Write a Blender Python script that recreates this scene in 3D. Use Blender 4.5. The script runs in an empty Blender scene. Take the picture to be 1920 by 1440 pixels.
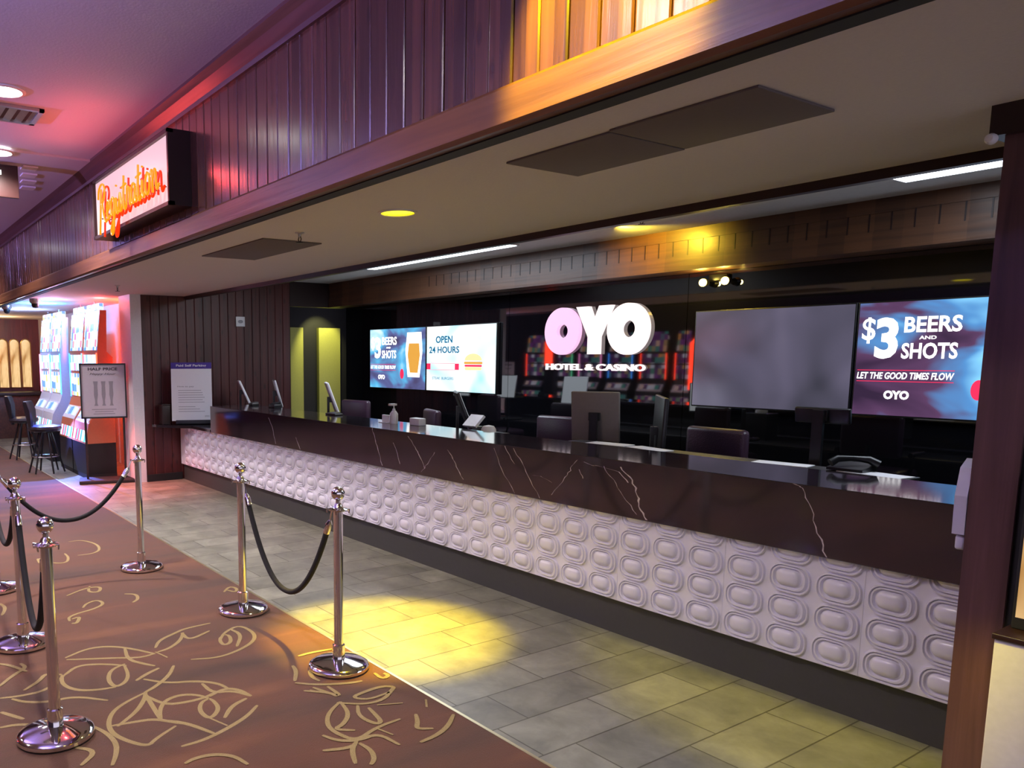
import bpy, bmesh, math, random
from mathutils import Vector, Matrix
random.seed(7)
R = math.radians
sc = bpy.context.scene
COL = sc.collection

# ------------------------------------------------------------------ camera
YAW, PITCH, ROLL = 1.00285867, -0.12981818, -0.00254545
F_PX, CX, CY = 1464.58, 656.29, 860.16
cam_data = bpy.data.cameras.new('camera')
cam = bpy.data.objects.new('camera', cam_data); COL.objects.link(cam)
cam_data.sensor_fit = 'HORIZONTAL'; cam_data.sensor_width = 36.0
cam_data.lens = F_PX / 1920 * 36
cam_data.shift_x = (960 - CX) / 1920
cam_data.shift_y = (CY - 720) / 1920
cam_data.clip_start = 0.02; cam_data.clip_end = 200
_f = Vector((-math.sin(YAW), math.cos(YAW), 0)); _r = Vector((math.cos(YAW), math.sin(YAW), 0)); _u = Vector((0, 0, 1))
_f2 = _f * math.cos(PITCH) + _u * math.sin(PITCH); _u2 = _u * math.cos(PITCH) - _f * math.sin(PITCH)
_r3 = _r * math.cos(ROLL) + _u2 * math.sin(ROLL); _u3 = _u2 * math.cos(ROLL) - _r * math.sin(ROLL)
cam.matrix_world = Matrix(((_r3.x, _u3.x, -_f2.x, 0), (_r3.y, _u3.y, -_f2.y, 0), (_r3.z, _u3.z, -_f2.z, 1.7), (0, 0, 0, 1)))
sc.camera = cam

# ------------------------------------------------------------------ world, exposure
w = bpy.data.worlds.new('world'); sc.world = w; w.use_nodes = True
w.node_tree.nodes['Background'].inputs[0].default_value = (0.66, 0.62, 0.80, 1)
w.node_tree.nodes['Background'].inputs[1].default_value = 1.25
sc.view_settings.view_transform = 'Standard'; sc.view_settings.look = 'None'
sc.view_settings.exposure = 0.22; sc.view_settings.gamma = 1.0; sc.view_settings.use_curve_mapping = False
sc.cycles.use_denoising = True
sc.cycles.max_bounces = 6; sc.cycles.sample_clamp_indirect = 6.0
sc.cycles.caustics_reflective = False; sc.cycles.caustics_refractive = False

# ------------------------------------------------------------------ lights
def lamp(kind, loc, energy, color, **kw):
    d = bpy.data.lights.new('lamp_light', kind); d.energy = energy; d.color = color
    o = bpy.data.objects.new('lamp_light', d); o.location = loc; COL.objects.link(o)
    tgt = kw.pop('target', None)
    for k, v in kw.items(): setattr(d, k, v)
    if tgt is not None:
        o.rotation_euler = (Vector(tgt) - Vector(loc)).to_track_quat('-Z', 'Y').to_euler()
    return o
WARM = (1.0, 0.86, 0.66); YEL = (1.0, 0.72, 0.0)
# recessed cans of the aisle ceiling
AISLE_CANS = [(-5.8, 1.0), (-7.42, 1.2), (-2.6, 0.6), (-10.4, 1.1), (-13.2, 1.1), (-5.8, -1.6), (-2.6, -1.8), (-9.5, -1.6), (-13.5, -1.8)]
for x, y in AISLE_CANS:
    lamp('SPOT', (x, y, 3.42), 230 if x > -7 else (700 if x > -8 else 330), (1.0, 0.86, 0.80), spot_size=R(150), spot_blend=0.9, shadow_soft_size=0.08)
# the yellow can over the queue
lamp('SPOT', (-3.79, 2.75, 2.52), 1350, (1.0, 0.70, 0.0), spot_size=R(38), spot_blend=0.55, shadow_soft_size=0.05, target=(-3.80, 2.68, 0))
lamp('SPOT', (-3.79, 2.75, 2.515), 30, (1.0, 0.80, 0.35), spot_size=R(160), spot_blend=0.5, shadow_soft_size=0.09)
# amber can grazing the fascia
lamp('SPOT', (-1.75, 1.35, 3.43), 520, (1.0, 0.80, 0.0), spot_size=R(48), spot_blend=0.4, shadow_soft_size=0.04, target=(-1.75, 2.05, 2.78))
# amber can of the recess washing the beam
lamp('SPOT', (-4.6, 5.7, 2.79), 90, (1.0, 0.66, 0.04), spot_size=R(115), spot_blend=0.9, shadow_soft_size=0.05, target=(-4.6, 6.3, 2.6))
CARPET_STROKES = [
[(-3.75,1.15),(-3.69,1.03),(-3.62,0.95),(-3.51,0.9),(-3.4,0.89),(-3.29,0.93),(-3.2,0.99),(-3.25,1.04),(-3.32,1.16)],
[(-3.75,1.15),(-3.62,1.14),(-3.41,1.12)],
[(-3.48,0.91),(-3.46,1.02),(-3.44,1.1),(-3.35,1.17),(-3.3,1.22)],
[(-3.46,0.93),(-3.56,1.05),(-3.68,1.13),(-3.76,1.16)],
[(-3.41,1.12),(-3.52,1.15),(-3.61,1.21),(-3.63,1.3),(-3.58,1.37),(-3.51,1.4)],
[(-3.73,1.14),(-3.56,1.19),(-3.53,1.29),(-3.53,1.39),(-3.56,1.45)],
[(-3.51,1.4),(-3.49,1.35),(-3.41,1.31),(-3.32,1.31),(-3.31,1.34),(-3.38,1.4),(-3.47,1.41),(-3.51,1.4)],
[(-3.7,1.44),(-3.56,1.44),(-3.53,1.54),(-3.42,1.59)],
[(-3.53,1.41),(-3.58,1.51),(-3.53,1.57),(-3.42,1.59)],
[(-3.12,1.11),(-3.12,1.22),(-3.17,1.36),(-3.23,1.48),(-3.31,1.57)],
[(-3.27,1.38),(-3.37,1.46),(-3.41,1.56)],
[(-3.41,1.12),(-3.32,1.21),(-3.15,1.28)],
[(-3.31,1.32),(-3.19,1.36)],
[(-3.92,1.2),(-3.8,1.29),(-3.75,1.42),(-3.66,1.51),(-3.56,1.53)],
[(-4.45,0.92),(-4.53,1.06),(-4.5,1.18),(-4.39,1.28),(-4.23,1.37)],
[(-4.42,0.92),(-4.35,1.05),(-4.29,1.17),(-4.22,1.28),(-4.24,1.37)],
[(-4.18,1.18),(-4.14,1.09),(-4.02,1.04),(-3.9,1.04),(-3.92,1.1),(-4.01,1.15),(-4.16,1.17)],
[(-4.2,0.86),(-4.3,0.95),(-4.25,1.07),(-4.15,1.18)],
[(-4.21,0.85),(-4.08,0.82),(-3.96,0.87),(-3.91,0.97),(-3.9,1.05)],
[(-4.42,1.25),(-4.23,1.21),(-4.12,1.27),(-4.06,1.31)],
[(-3.92,1.16),(-3.98,1.24),(-4.02,1.32)],
[(-4.01,1.4),(-3.89,1.33),(-3.79,1.22),(-3.75,1.15)],
[(-4.08,0.52),(-4.05,0.61),(-4.05,0.74),(-4.2,0.86)],
[(-4.04,0.57),(-3.96,0.62),(-3.9,0.72),(-3.9,0.84),(-3.76,0.97)],
[(-3.91,0.5),(-3.84,0.54),(-3.77,0.58)],
[(-3.74,0.47),(-3.73,0.55),(-3.65,0.65)],
[(-4.32,1.4),(-4.43,1.46),(-4.5,1.59),(-4.54,1.66),(-4.55,1.84)],
[(-4.25,1.39),(-4.27,1.47),(-4.36,1.57),(-4.48,1.63)],
[(-4.48,1.62),(-4.33,1.61),(-4.42,1.78)],
[(-4.23,1.77),(-4.34,1.84),(-4.42,1.98),(-4.24,2.0),(-4.11,1.94),(-4.02,1.8),(-3.98,1.65),(-4.04,1.51)],
[(-4.31,1.83),(-4.25,1.77),(-4.14,1.75),(-4.16,1.81),(-4.27,1.85),(-4.31,1.83)],
[(-4.38,1.9),(-4.25,1.92),(-4.08,1.81)],
[(-4.26,1.38),(-4.14,1.41)],
[(-5.08,1.09),(-5.16,1.1),(-5.21,1.17),(-5.24,1.28),(-5.32,1.38),(-5.44,1.36),(-5.39,1.27),(-5.31,1.23)],
[(-5.11,1.11),(-5.14,1.17),(-5.01,1.12),(-5.03,1.09)],
[(-5.65,1.2),(-5.77,1.36),(-5.75,1.47),(-5.61,1.42),(-5.66,1.35),(-5.8,1.4)],
[(-5.47,1.56),(-5.42,1.63),(-5.3,1.61),(-5.24,1.55)],
[(-5.12,2.18),(-5.23,2.27),(-5.15,2.3),(-5.07,2.25),(-5.15,2.22)],
[(-7.35,1.6),(-7.36,1.72),(-7.13,1.8),(-6.89,1.77),(-6.78,1.68),(-6.79,1.55)],
[(-6.7,1.22),(-6.91,1.24),(-6.65,1.3),(-6.58,1.41),(-6.76,1.47),(-6.92,1.47)],
[(-5.72,0.77),(-5.6,0.79),(-5.44,0.74)],
[(-3.53,0.83),(-3.42,0.87),(-3.3,0.88),(-3.2,0.85),(-3.12,0.81)],
[(-3.37,0.71),(-3.28,0.79),(-3.19,0.7)],
[(-3.65,1.95),(-3.57,1.93),(-3.46,1.86)],
[(-3.55,2.06),(-3.55,2.0),(-3.46,1.96),(-3.39,1.97)],
[(-3.44,1.85),(-3.35,1.94),(-3.28,2.09),(-3.27,2.16)],
[(-3.33,1.84),(-3.24,1.94),(-3.18,1.95)],
[(-2.97,1.07),(-2.99,1.12),(-2.98,1.2),(-2.92,1.27),(-2.82,1.29)],
[(-4.23,0.54),(-4.35,0.63),(-4.42,0.71),(-4.5,0.69)],
[(-4.56,0.59),(-4.5,0.64),(-4.36,0.7)],
[(-4.11,0.64),(-4.19,0.73),(-4.28,0.78),(-4.21,0.85)],
[(-3.12,1.93),(-3.05,1.82),(-2.95,1.75),(-2.86,1.74),(-2.74,1.78),(-2.8,1.92),(-2.81,2.07)],
[(-3.12,1.93),(-2.99,1.9),(-2.91,1.82),(-2.89,1.75),(-2.83,1.83)],
[(-3.04,1.98),(-2.94,1.92),(-2.83,1.94),(-2.83,1.98),(-2.93,2.0),(-2.99,2.01)],
[(-3.12,1.91),(-3.03,2.01),(-3.02,2.12),(-3.09,2.22),(-3.12,2.26),(-3.16,2.2),(-3.15,2.09),(-3.13,2.0),(-3.06,2.06),(-3.08,2.2)],
[(-3.34,1.9),(-3.19,1.95),(-3.19,1.97),(-3.31,1.97)],
[(-3.32,1.87),(-3.2,1.95)],
[(-2.74,1.78),(-2.69,1.72),(-2.58,1.67)],
[(-2.72,1.78),(-2.64,1.79),(-2.57,1.76),(-2.54,1.72)],
[(-2.87,1.68),(-2.79,1.71),(-2.74,1.79),(-2.75,1.9),(-2.61,1.92)],
[(-2.75,1.61),(-2.71,1.71),(-2.72,1.76)],
[(-2.8,1.92),(-2.7,1.95)],
[(-2.91,2.3),(-2.84,2.25)],
[(-2.81,2.16),(-2.74,2.12),(-2.69,2.07),(-2.65,2.14)],
[(-2.58,2.01),(-2.59,2.11),(-2.63,2.21),(-2.71,2.31)],
[(-3.32,2.27),(-3.23,2.26),(-3.25,2.32),(-3.29,2.31)],
[(-2.99,2.06),(-2.94,2.18)],
[(-3.75,2.04),(-3.76,2.12),(-3.74,2.26)]]

# ------------------------------------------------------------------ materials
MATS = {}
def nt(name):
    m = bpy.data.materials.new(name); m.use_nodes = True
    t = m.node_tree; b = t.nodes['Principled BSDF']; MATS[name] = m
    return m, t, b
def plain(name, col, rough=0.5, metal=0.0, emit=None, es=0.0, bump=0.0, bscale=40, var=0.08, coat=0.0):
    m, t, b = nt(name)
    tc = t.nodes.new('ShaderNodeTexCoord'); n = t.nodes.new('ShaderNodeTexNoise'); n.inputs['Scale'].default_value = bscale
    t.links.new(tc.outputs['Object'], n.inputs['Vector'])
    mr = t.nodes.new('ShaderNodeMapRange'); mr.inputs[3].default_value = 1 - var; mr.inputs[4].default_value = 1 + var
    t.links.new(n.outputs['Fac'], mr.inputs[0])
    mx = t.nodes.new('ShaderNodeVectorMath'); mx.operation = 'MULTIPLY'; mx.inputs[0].default_value = col[:3]
    t.links.new(mr.outputs[0], mx.inputs[1]); t.links.new(mx.outputs[0], b.inputs['Base Color'])
    b.inputs['Roughness'].default_value = rough; b.inputs['Metallic'].default_value = metal
    b.inputs['Coat Weight'].default_value = coat
    if emit: b.inputs['Emission Color'].default_value = (*emit, 1); b.inputs['Emission Strength'].default_value = es
    if bump:
        bp = t.nodes.new('ShaderNodeBump'); bp.inputs['Strength'].default_value = bump; bp.inputs['Distance'].default_value = 0.01
        t.links.new(n.outputs['Fac'], bp.inputs['Height']); t.links.new(bp.outputs[0], b.inputs['Normal'])
    return m
def ramp(t, stops):
    r = t.nodes.new('ShaderNodeValToRGB'); e = r.color_ramp.elements
    e[0].position, e[0].color = stops[0][0], (*stops[0][1], 1); e[1].position, e[1].color = stops[-1][0], (*stops[-1][1], 1)
    for p, c in stops[1:-1]:
        k = e.new(p); k.color = (*c, 1)
    return r
def wood(name, dark, light, axis='Z', board=0.13, along='X', rough=0.3, knots=True, coat=0.3):
    """varnished boards: grain runs on `axis`, tone changes from board to board on `along`"""
    m, t, b = nt(name); L = t.links.new
    tc = t.nodes.new('ShaderNodeTexCoord'); mp = t.nodes.new('ShaderNodeMapping')
    L(tc.outputs['Object'], mp.inputs['Vector'])
    s = {'X': (0.6, 14, 14), 'Y': (14, 0.6, 14), 'Z': (14, 14, 0.6)}[axis]; mp.inputs['Scale'].default_value = s
    n = t.nodes.new('ShaderNodeTexNoise'); n.inputs['Scale'].default_value = 1.6; n.inputs['Detail'].default_value = 6; n.inputs['Distortion'].default_value = 0.6
    L(mp.outputs[0], n.inputs['Vector'])
    sx = t.nodes.new('ShaderNodeSeparateXYZ'); L(tc.outputs['Object'], sx.inputs[0])
    q = t.nodes.new('ShaderNodeMath'); q.operation = 'DIVIDE'; L(sx.outputs[along], q.inputs[0]); q.inputs[1].default_value = board
    fl = t.nodes.new('ShaderNodeMath'); fl.operation = 'FLOOR'; L(q.outputs[0], fl.inputs[0])
    wn = t.nodes.new('ShaderNodeTexWhiteNoise'); wn.noise_dimensions = '1D'; L(fl.outputs[0], wn.inputs['W'])
    a = t.nodes.new('ShaderNodeMath'); a.operation = 'MULTIPLY_ADD'; L(wn.outputs[0], a.inputs[0]); a.inputs[1].default_value = 0.35; L(n.outputs['Fac'], a.inputs[2])
    r = ramp(t, [(0.30, dark), (0.95, light)]); L(a.outputs[0], r.inputs[0])
    out = r.outputs[0]
    if knots:
        mp2 = t.nodes.new('ShaderNodeMapping'); mp2.inputs['Scale'].default_value = {'X': (3, 9, 9), 'Y': (9, 3, 9), 'Z': (9, 9, 3.5)}[axis]; L(tc.outputs['Object'], mp2.inputs['Vector'])
        v = t.nodes.new('ShaderNodeTexVoronoi'); v.inputs['Scale'].default_value = 1.0; L(mp2.outputs[0], v.inputs['Vector'])
        kr = ramp(t, [(0.06, (0.25, 0.2, 0.2)), (0.2, (1, 1, 1))]); L(v.outputs['Distance'], kr.inputs[0])
        mx = t.nodes.new('ShaderNodeMix'); mx.data_type = 'RGBA'; mx.blend_type = 'MULTIPLY'; mx.inputs[0].default_value = 0.8
        L(out, mx.inputs[6]); L(kr.outputs[0], mx.inputs[7]); out = mx.outputs[2]
    L(out, b.inputs['Base Color'])
    b.inputs['Roughness'].default_value = rough; b.inputs['Coat Weight'].default_value = coat; b.inputs['Coat Roughness'].default_value = 0.25
    bp = t.nodes.new('ShaderNodeBump'); bp.inputs['Strength'].default_value = 0.25; bp.inputs['Distance'].default_value = 0.01
    L(n.outputs['Fac'], bp.inputs['Height']); L(bp.outputs[0], b.inputs['Normal'])
    return m
def glow(name, col, s):
    m, t, b = nt(name); b.inputs['Base Color'].default_value = (*[min(1, c) * 0.3 for c in col], 1)
    b.inputs['Emission Color'].default_value = (*col, 1); b.inputs['Emission Strength'].default_value = s; b.inputs['Roughness'].default_value = 0.3
    return m
def screen(name, stops, s, scale=(2, 2, 2), detail=2, dist=0.5, kind='noise', grad=0.0):
    """a lit display whose picture is a soft procedural colour field"""
    m, t, b = nt(name); L = t.links.new
    tc = t.nodes.new('ShaderNodeTexCoord'); mp = t.nodes.new('ShaderNodeMapping'); mp.inputs['Scale'].default_value = scale
    L(tc.outputs['Object'], mp.inputs['Vector'])
    if kind == 'cells':
        n = t.nodes.new('ShaderNodeTexVoronoi'); n.distance = 'CHEBYCHEV'; n.inputs['Scale'].default_value = 1; n.inputs['Randomness'].default_value = 0.25
        L(mp.outputs[0], n.inputs['Vector'])
        sp = t.nodes.new('ShaderNodeSeparateColor'); L(n.outputs['Color'], sp.inputs[0]); src = sp.outputs[0]
    else:
        n = t.nodes.new('ShaderNodeTexNoise'); n.inputs['Scale'].default_value = 1; n.inputs['Detail'].default_value = detail; n.inputs['Distortion'].default_value = dist
        L(mp.outputs[0], n.inputs['Vector']); src = n.outputs['Fac']
    if grad:
        sx = t.nodes.new('ShaderNodeSeparateXYZ'); L(tc.outputs['Object'], sx.inputs[0])
        ma = t.nodes.new('ShaderNodeMath'); ma.operation = 'MULTIPLY_ADD'; L(sx.outputs[0], ma.inputs[0]); ma.inputs[1].default_value = grad; L(src, ma.inputs[2]); src = ma.outputs[0]
    r = ramp(t, stops); L(src, r.inputs[0])
    b.inputs['Base Color'].default_value = (0.01, 0.01, 0.01, 1); b.inputs['Roughness'].default_value = 0.15
    L(r.outputs[0], b.inputs['Emission Color']); b.inputs['Emission Strength'].default_value = s
    return m

M = {}
M['fascia'] = wood('fascia wood', (0.030, 0.010, 0.008), (0.165, 0.060, 0.036), rough=0.22, coat=1.0)
M['rail'] = wood('rail wood', (0.085, 0.030, 0.018), (0.24, 0.10, 0.045), axis='X', board=3, rough=0.35, knots=False)
M['crown'] = wood('crown wood', (0.06, 0.025, 0.025), (0.16, 0.07, 0.06), axis='X', board=4, rough=0.35, knots=False)
M['endwood'] = wood('end wall wood', (0.036, 0.007, 0.008), (0.11, 0.024, 0.024), along='Y', board=0.127, coat=0.0, rough=0.42)
M['colwood'] = wood('column wood', (0.055, 0.024, 0.028), (0.17, 0.078, 0.080), board=0.5, rough=0.45, knots=False)
M['beam'] = wood('beam wood', (0.042, 0.017, 0.009), (0.125, 0.052, 0.022), axis='X', board=0.19, rough=0.45, knots=False)
M['darkwood'] = plain('dark stained wood', (0.018, 0.006, 0.006), 0.4)
M['blackglass'] = plain('black glass wall', (0.004, 0.004, 0.006), 0.03, var=0.0); M['blackglass'].node_tree.nodes['Principled BSDF'].inputs['IOR'].default_value = 2.3
M['black'] = plain('black plastic', (0.012, 0.012, 0.014), 0.35)
M['blackmatte'] = plain('matt black', (0.008, 0.008, 0.010), 0.7)
M['soffit'] = plain('soffit paint', (0.66, 0.63, 0.64), 0.8, bump=0.15, bscale=90, var=0.05)
M['ceil'] = plain('ceiling paint', (0.55, 0.53, 0.58), 0.75, bump=0.1, bscale=60, var=0.04)
M['panelgrey'] = plain('access panel paint', (0.14, 0.115, 0.11), 0.8, var=0.05)
M['white'] = plain('white paint', (0.72, 0.70, 0.74), 0.5)
M['whiteplastic'] = plain('white plastic', (0.75, 0.74, 0.78), 0.35)
M['paper'] = plain('paper', (0.80, 0.80, 0.84), 0.6, var=0.02)
M['greypaper'] = plain('grey poster paper', (0.56, 0.55, 0.62), 0.5, var=0.04)
M['ink'] = plain('ink', (0.05, 0.05, 0.07), 0.6)
M['greyink'] = plain('grey ink', (0.30, 0.30, 0.34), 0.6)
M['purpleink'] = plain('purple ink', (0.06, 0.03, 0.28), 0.5)
M['chrome'] = plain('chrome', (0.80, 0.78, 0.78), 0.07, 1.0, var=0.02)
M['steel'] = plain('brushed steel', (0.5, 0.5, 0.52), 0.3, 1.0)
M['rope'] = plain('black velvet', (0.006, 0.006, 0.008), 0.85, bump=0.4, bscale=300)
M['leather'] = plain('aubergine leather', (0.045, 0.022, 0.040), 0.28, bump=0.2, bscale=120)
M['stoolblack'] = plain('stool vinyl', (0.015, 0.015, 0.022), 0.35)
M['kick'] = plain('toe kick laminate', (0.050, 0.050, 0.047), 0.5)
M['relief'] = plain('white relief tile', (0.76, 0.75, 0.86), 0.25, var=0.03)
M['vein'] = plain('marble vein', (0.50, 0.44, 0.44), 0.3, bscale=60, var=0.6)
M['desk'] = plain('desk laminate', (0.02, 0.02, 0.022), 0.4)
M['gold'] = plain('gold metal', (0.62, 0.42, 0.16), 0.3, 1.0)
M['brassgreen'] = plain('olive corridor paint', (0.42, 0.42, 0.10), 0.6)
M['strip'] = plain('brass edge strip', (0.62, 0.55, 0.34), 0.3, 0.8)
M['stroke'] = plain('carpet gold yarn', (0.31, 0.235, 0.095), 0.9, bump=0.6, bscale=200, var=0.25)
M['recess'] = plain('recess ceiling paint', (0.74, 0.76, 0.78), 0.8)
M['slotC'] = screen('dark slot picture', [(0.0, (0.02, 0.02, 0.05)), (0.4, (0.25, 0.05, 0.30)), (0.6, (0.05, 0.3, 0.25)), (0.8, (0.9, 0.35, 0.1)), (1.0, (0.8, 0.8, 1.0))], 0.9, (9, 9, 7), kind='cells')
M['led_white'] = glow('white light', (1.0, 0.97, 0.92), 14)
M['cove'] = glow('cove tube light', (0.80, 0.88, 1.0), 7.0)
M['yellowlamp'] = glow('yellow lamp', (1.0, 0.80, 0.0), 2.2)
M['amber'] = glow('amber bulb', (1.0, 0.72, 0.12), 14)
M['oyo'] = glow('letter light', (0.95, 0.52, 0.80), 0.95)
M['oyo2'] = glow('letter light warm', (1.0, 0.84, 0.86), 1.0)
M['txt'] = glow('screen white', (1, 1, 1), 1.6)
M['txtblue'] = glow('screen blue', (0.0, 0.10, 0.22), 1)
M['txtred'] = glow('screen red', (0.85, 0.03, 0.10), 1)
M['beer'] = glow('screen amber', (0.62, 0.30, 0.05), 1.1)
M['bun'] = glow('screen bun', (0.95, 0.62, 0.30), 1.1)
M['neon'] = glow('red reflection glow', (1.0, 0.03, 0.0), 0.9)  # red edge and reflection of the sign letters, given as glow
M['neonyel'] = glow('neon core', (1.0, 0.22, 0.002), 1.3)
M['signface'] = glow('sign face', (1.0, 0.74, 0.78), 0.6)
M['redled'] = glow('red led', (1.0, 0.05, 0.02), 7)
M['blueled'] = glow('blue led', (0.05, 0.28, 1.0), 4)
M['pinkled'] = glow('pink led', (0.9, 0.25, 0.6), 4)
M['greenled'] = glow('green led', (0.15, 0.9, 0.45), 2.5)
M['goldglow'] = screen('gold lit panel', [(0.3, (0.45, 0.22, 0.06)), (0.5, (0.9, 0.6, 0.28)), (0.7, (1.0, 0.85, 0.55))], 0.9, (3, 6, 2), 3)
M['scrA'] = screen('promo screen picture', [(0.30, (0.05, 0.03, 0.07)), (0.45, (0.10, 0.12, 0.30)), (0.55, (0.10, 0.45, 0.75)), (0.66, (0.65, 0.88, 1.0))], 1.1, (1.2, 1.2, 2.2), 3)
M['scrA2'] = screen('promo screen picture', [(0.25, (0.03, 0.015, 0.04)), (0.42, (0.09, 0.04, 0.10)), (0.52, (0.08, 0.25, 0.55)), (0.64, (0.25, 0.65, 0.95)), (0.8, (0.75, 0.92, 1.0))], 1.1, (1.2, 1.2, 2.6), 3, grad=0.28)
M['scrB'] = screen('menu screen picture', [(0.30, (0.30, 0.75, 0.95)), (0.46, (0.75, 0.96, 1.0)), (0.60, (1, 1, 1))], 1.15, (1.4, 1.4, 1.6), 2)
M['scrgrey'] = screen('dim screen picture', [(0.30, (0.035, 0.035, 0.05)), (0.55, (0.10, 0.09, 0.14)), (0.75, (0.16, 0.14, 0.20))], 1.0, (1.3, 1.3, 1.3), 2)
M['slotA'] = screen('slot reel picture', [(0.0, (0.7, 0.95, 1)), (0.4, (0.55, 0.80, 1.0)), (0.6, (0.08, 0.25, 0.9)), (0.75, (0.9, 0.85, 1.0)), (0.9, (0.7, 0.12, 0.45)), (1.0, (1.0, 0.7, 0.15))], 1.35, (11, 11, 9), kind='cells')
M['slotB'] = screen('slot belly picture', [(0.0, (0.05, 0.25, 0.9)), (0.35, (0.1, 0.7, 1.0)), (0.6, (1.0, 1.0, 1.0)), (0.8, (0.8, 0.05, 0.25)), (1.0, (0.6, 0.9, 1.0))], 1.3, (14, 14, 5), kind='cells')
M['monitorlit'] = glow('monitor light', (0.85, 0.92, 1.0), 0.8)
M['ad1'] = plain('orange laminate', (0.55, 0.17, 0.08), 0.4)
M['warmgrey'] = plain('warm grey plastic', (0.19, 0.165, 0.15), 0.45)
M['bag'] = plain('white bag film', (0.55, 0.53, 0.72), 0.35, bump=0.3, bscale=14)

def marble():
    m, t, b = nt('dark marble'); L = t.links.new
    tc = t.nodes.new('ShaderNodeTexCoord')
    n = t.nodes.new('ShaderNodeTexNoise'); n.inputs['Scale'].default_value = 2.5; n.inputs['Detail'].default_value = 5; L(tc.outputs['Object'], n.inputs['Vector'])
    r = ramp(t, [(0.35, (0.010, 0.007, 0.011)), (0.65, (0.024, 0.017, 0.023))]); L(n.outputs['Fac'], r.inputs[0])
    L(r.outputs[0], b.inputs['Base Color']); b.inputs['Roughness'].default_value = 0.09; b.inputs['IOR'].default_value = 1.9
    return m
M['marble'] = marble()
def tiles():
    m, t, b = nt('stone floor tiles'); L = t.links.new
    tc = t.nodes.new('ShaderNodeTexCoord'); mp = t.nodes.new('ShaderNodeMapping'); mp.inputs['Rotation'].default_value = (0, 0, R(90)); mp.inputs['Location'].default_value = (0.0, 2.22, 0)
    L(tc.outputs['Object'], mp.inputs['Vector'])
    br = t.nodes.new('ShaderNodeTexBrick'); br.offset = 0.33; br.inputs['Scale'].default_value = 1; br.inputs['Brick Width'].default_value = 0.6; br.inputs['Row Height'].default_value = 0.2865
    br.inputs['Mortar Size'].default_value = 0.004; br.inputs['Mortar Smooth'].default_value = 0.1; br.inputs['Color1'].default_value = (0.8, 0.8, 0.8, 1); br.inputs['Color2'].default_value = (1.1, 1.1, 1.1, 1); br.inputs['Mortar'].default_value = (0.36, 0.34, 0.30, 1)
    L(mp.outputs[0], br.inputs['Vector'])
    n = t.nodes.new('ShaderNodeTexNoise'); n.inputs['Scale'].default_value = 4; n.inputs['Detail'].default_value = 10; n.inputs['Roughness'].default_value = 0.65; n.inputs['Distortion'].default_value = 0.3; L(tc.outputs['Object'], n.inputs['Vector'])
    r = ramp(t, [(0.32, (0.155, 0.158, 0.125)), (0.52, (0.225, 0.228, 0.18)), (0.72, (0.31, 0.31, 0.245))]); L(n.outputs['Fac'], r.inputs[0])
    mx = t.nodes.new('ShaderNodeMix'); mx.data_type = 'RGBA'; mx.blend_type = 'MULTIPLY'; mx.inputs[0].default_value = 1; L(r.outputs[0], mx.inputs[6]); L(br.outputs['Color'], mx.inputs[7])
    L(mx.outputs[2], b.inputs['Base Color']); b.inputs['Roughness'].default_value = 0.42
    bp = t.nodes.new('ShaderNodeBump'); bp.inputs['Strength'].default_value = 0.3; bp.inputs['Distance'].default_value = 0.003; bp.invert = True
    L(br.outputs['Fac'], bp.inputs['Height']); L(bp.outputs[0], b.inputs['Normal'])
    return m
M['tiles'] = tiles()
def carpet():
    m, t, b = nt('brown carpet'); L = t.links.new
    tc = t.nodes.new('ShaderNodeTexCoord'); mp = t.nodes.new('ShaderNodeMapping'); mp.inputs['Scale'].default_value = (2.2, 0.35, 1); L(tc.outputs['Object'], mp.inputs['Vector'])
    n = t.nodes.new('ShaderNodeTexNoise'); n.inputs['Scale'].default_value = 1.4; n.inputs['Detail'].default_value = 5; L(mp.outputs[0], n.inputs['Vector'])
    r = ramp(t, [(0.3, (0.046, 0.017, 0.005)), (0.45, (0.082, 0.029, 0.008)), (0.56, (0.098, 0.030, 0.007)), (0.7, (0.155, 0.055, 0.014))]); L(n.outputs['Fac'], r.inputs[0])
    L(r.outputs[0], b.inputs['Base Color']); b.inputs['Roughness'].default_value = 0.9
    b.inputs['Sheen Weight'].default_value = 0.15
    n2 = t.nodes.new('ShaderNodeTexNoise'); n2.inputs['Scale'].default_value = 260; L(tc.outputs['Object'], n2.inputs['Vector'])
    bp = t.nodes.new('ShaderNodeBump'); bp.inputs['Strength'].default_value = 0.5; bp.inputs['Distance'].default_value = 0.004; L(n2.outputs['Fac'], bp.inputs['Height']); L(bp.outputs[0], b.inputs['Normal'])
    return m
M['carpet'] = carpet()

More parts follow.
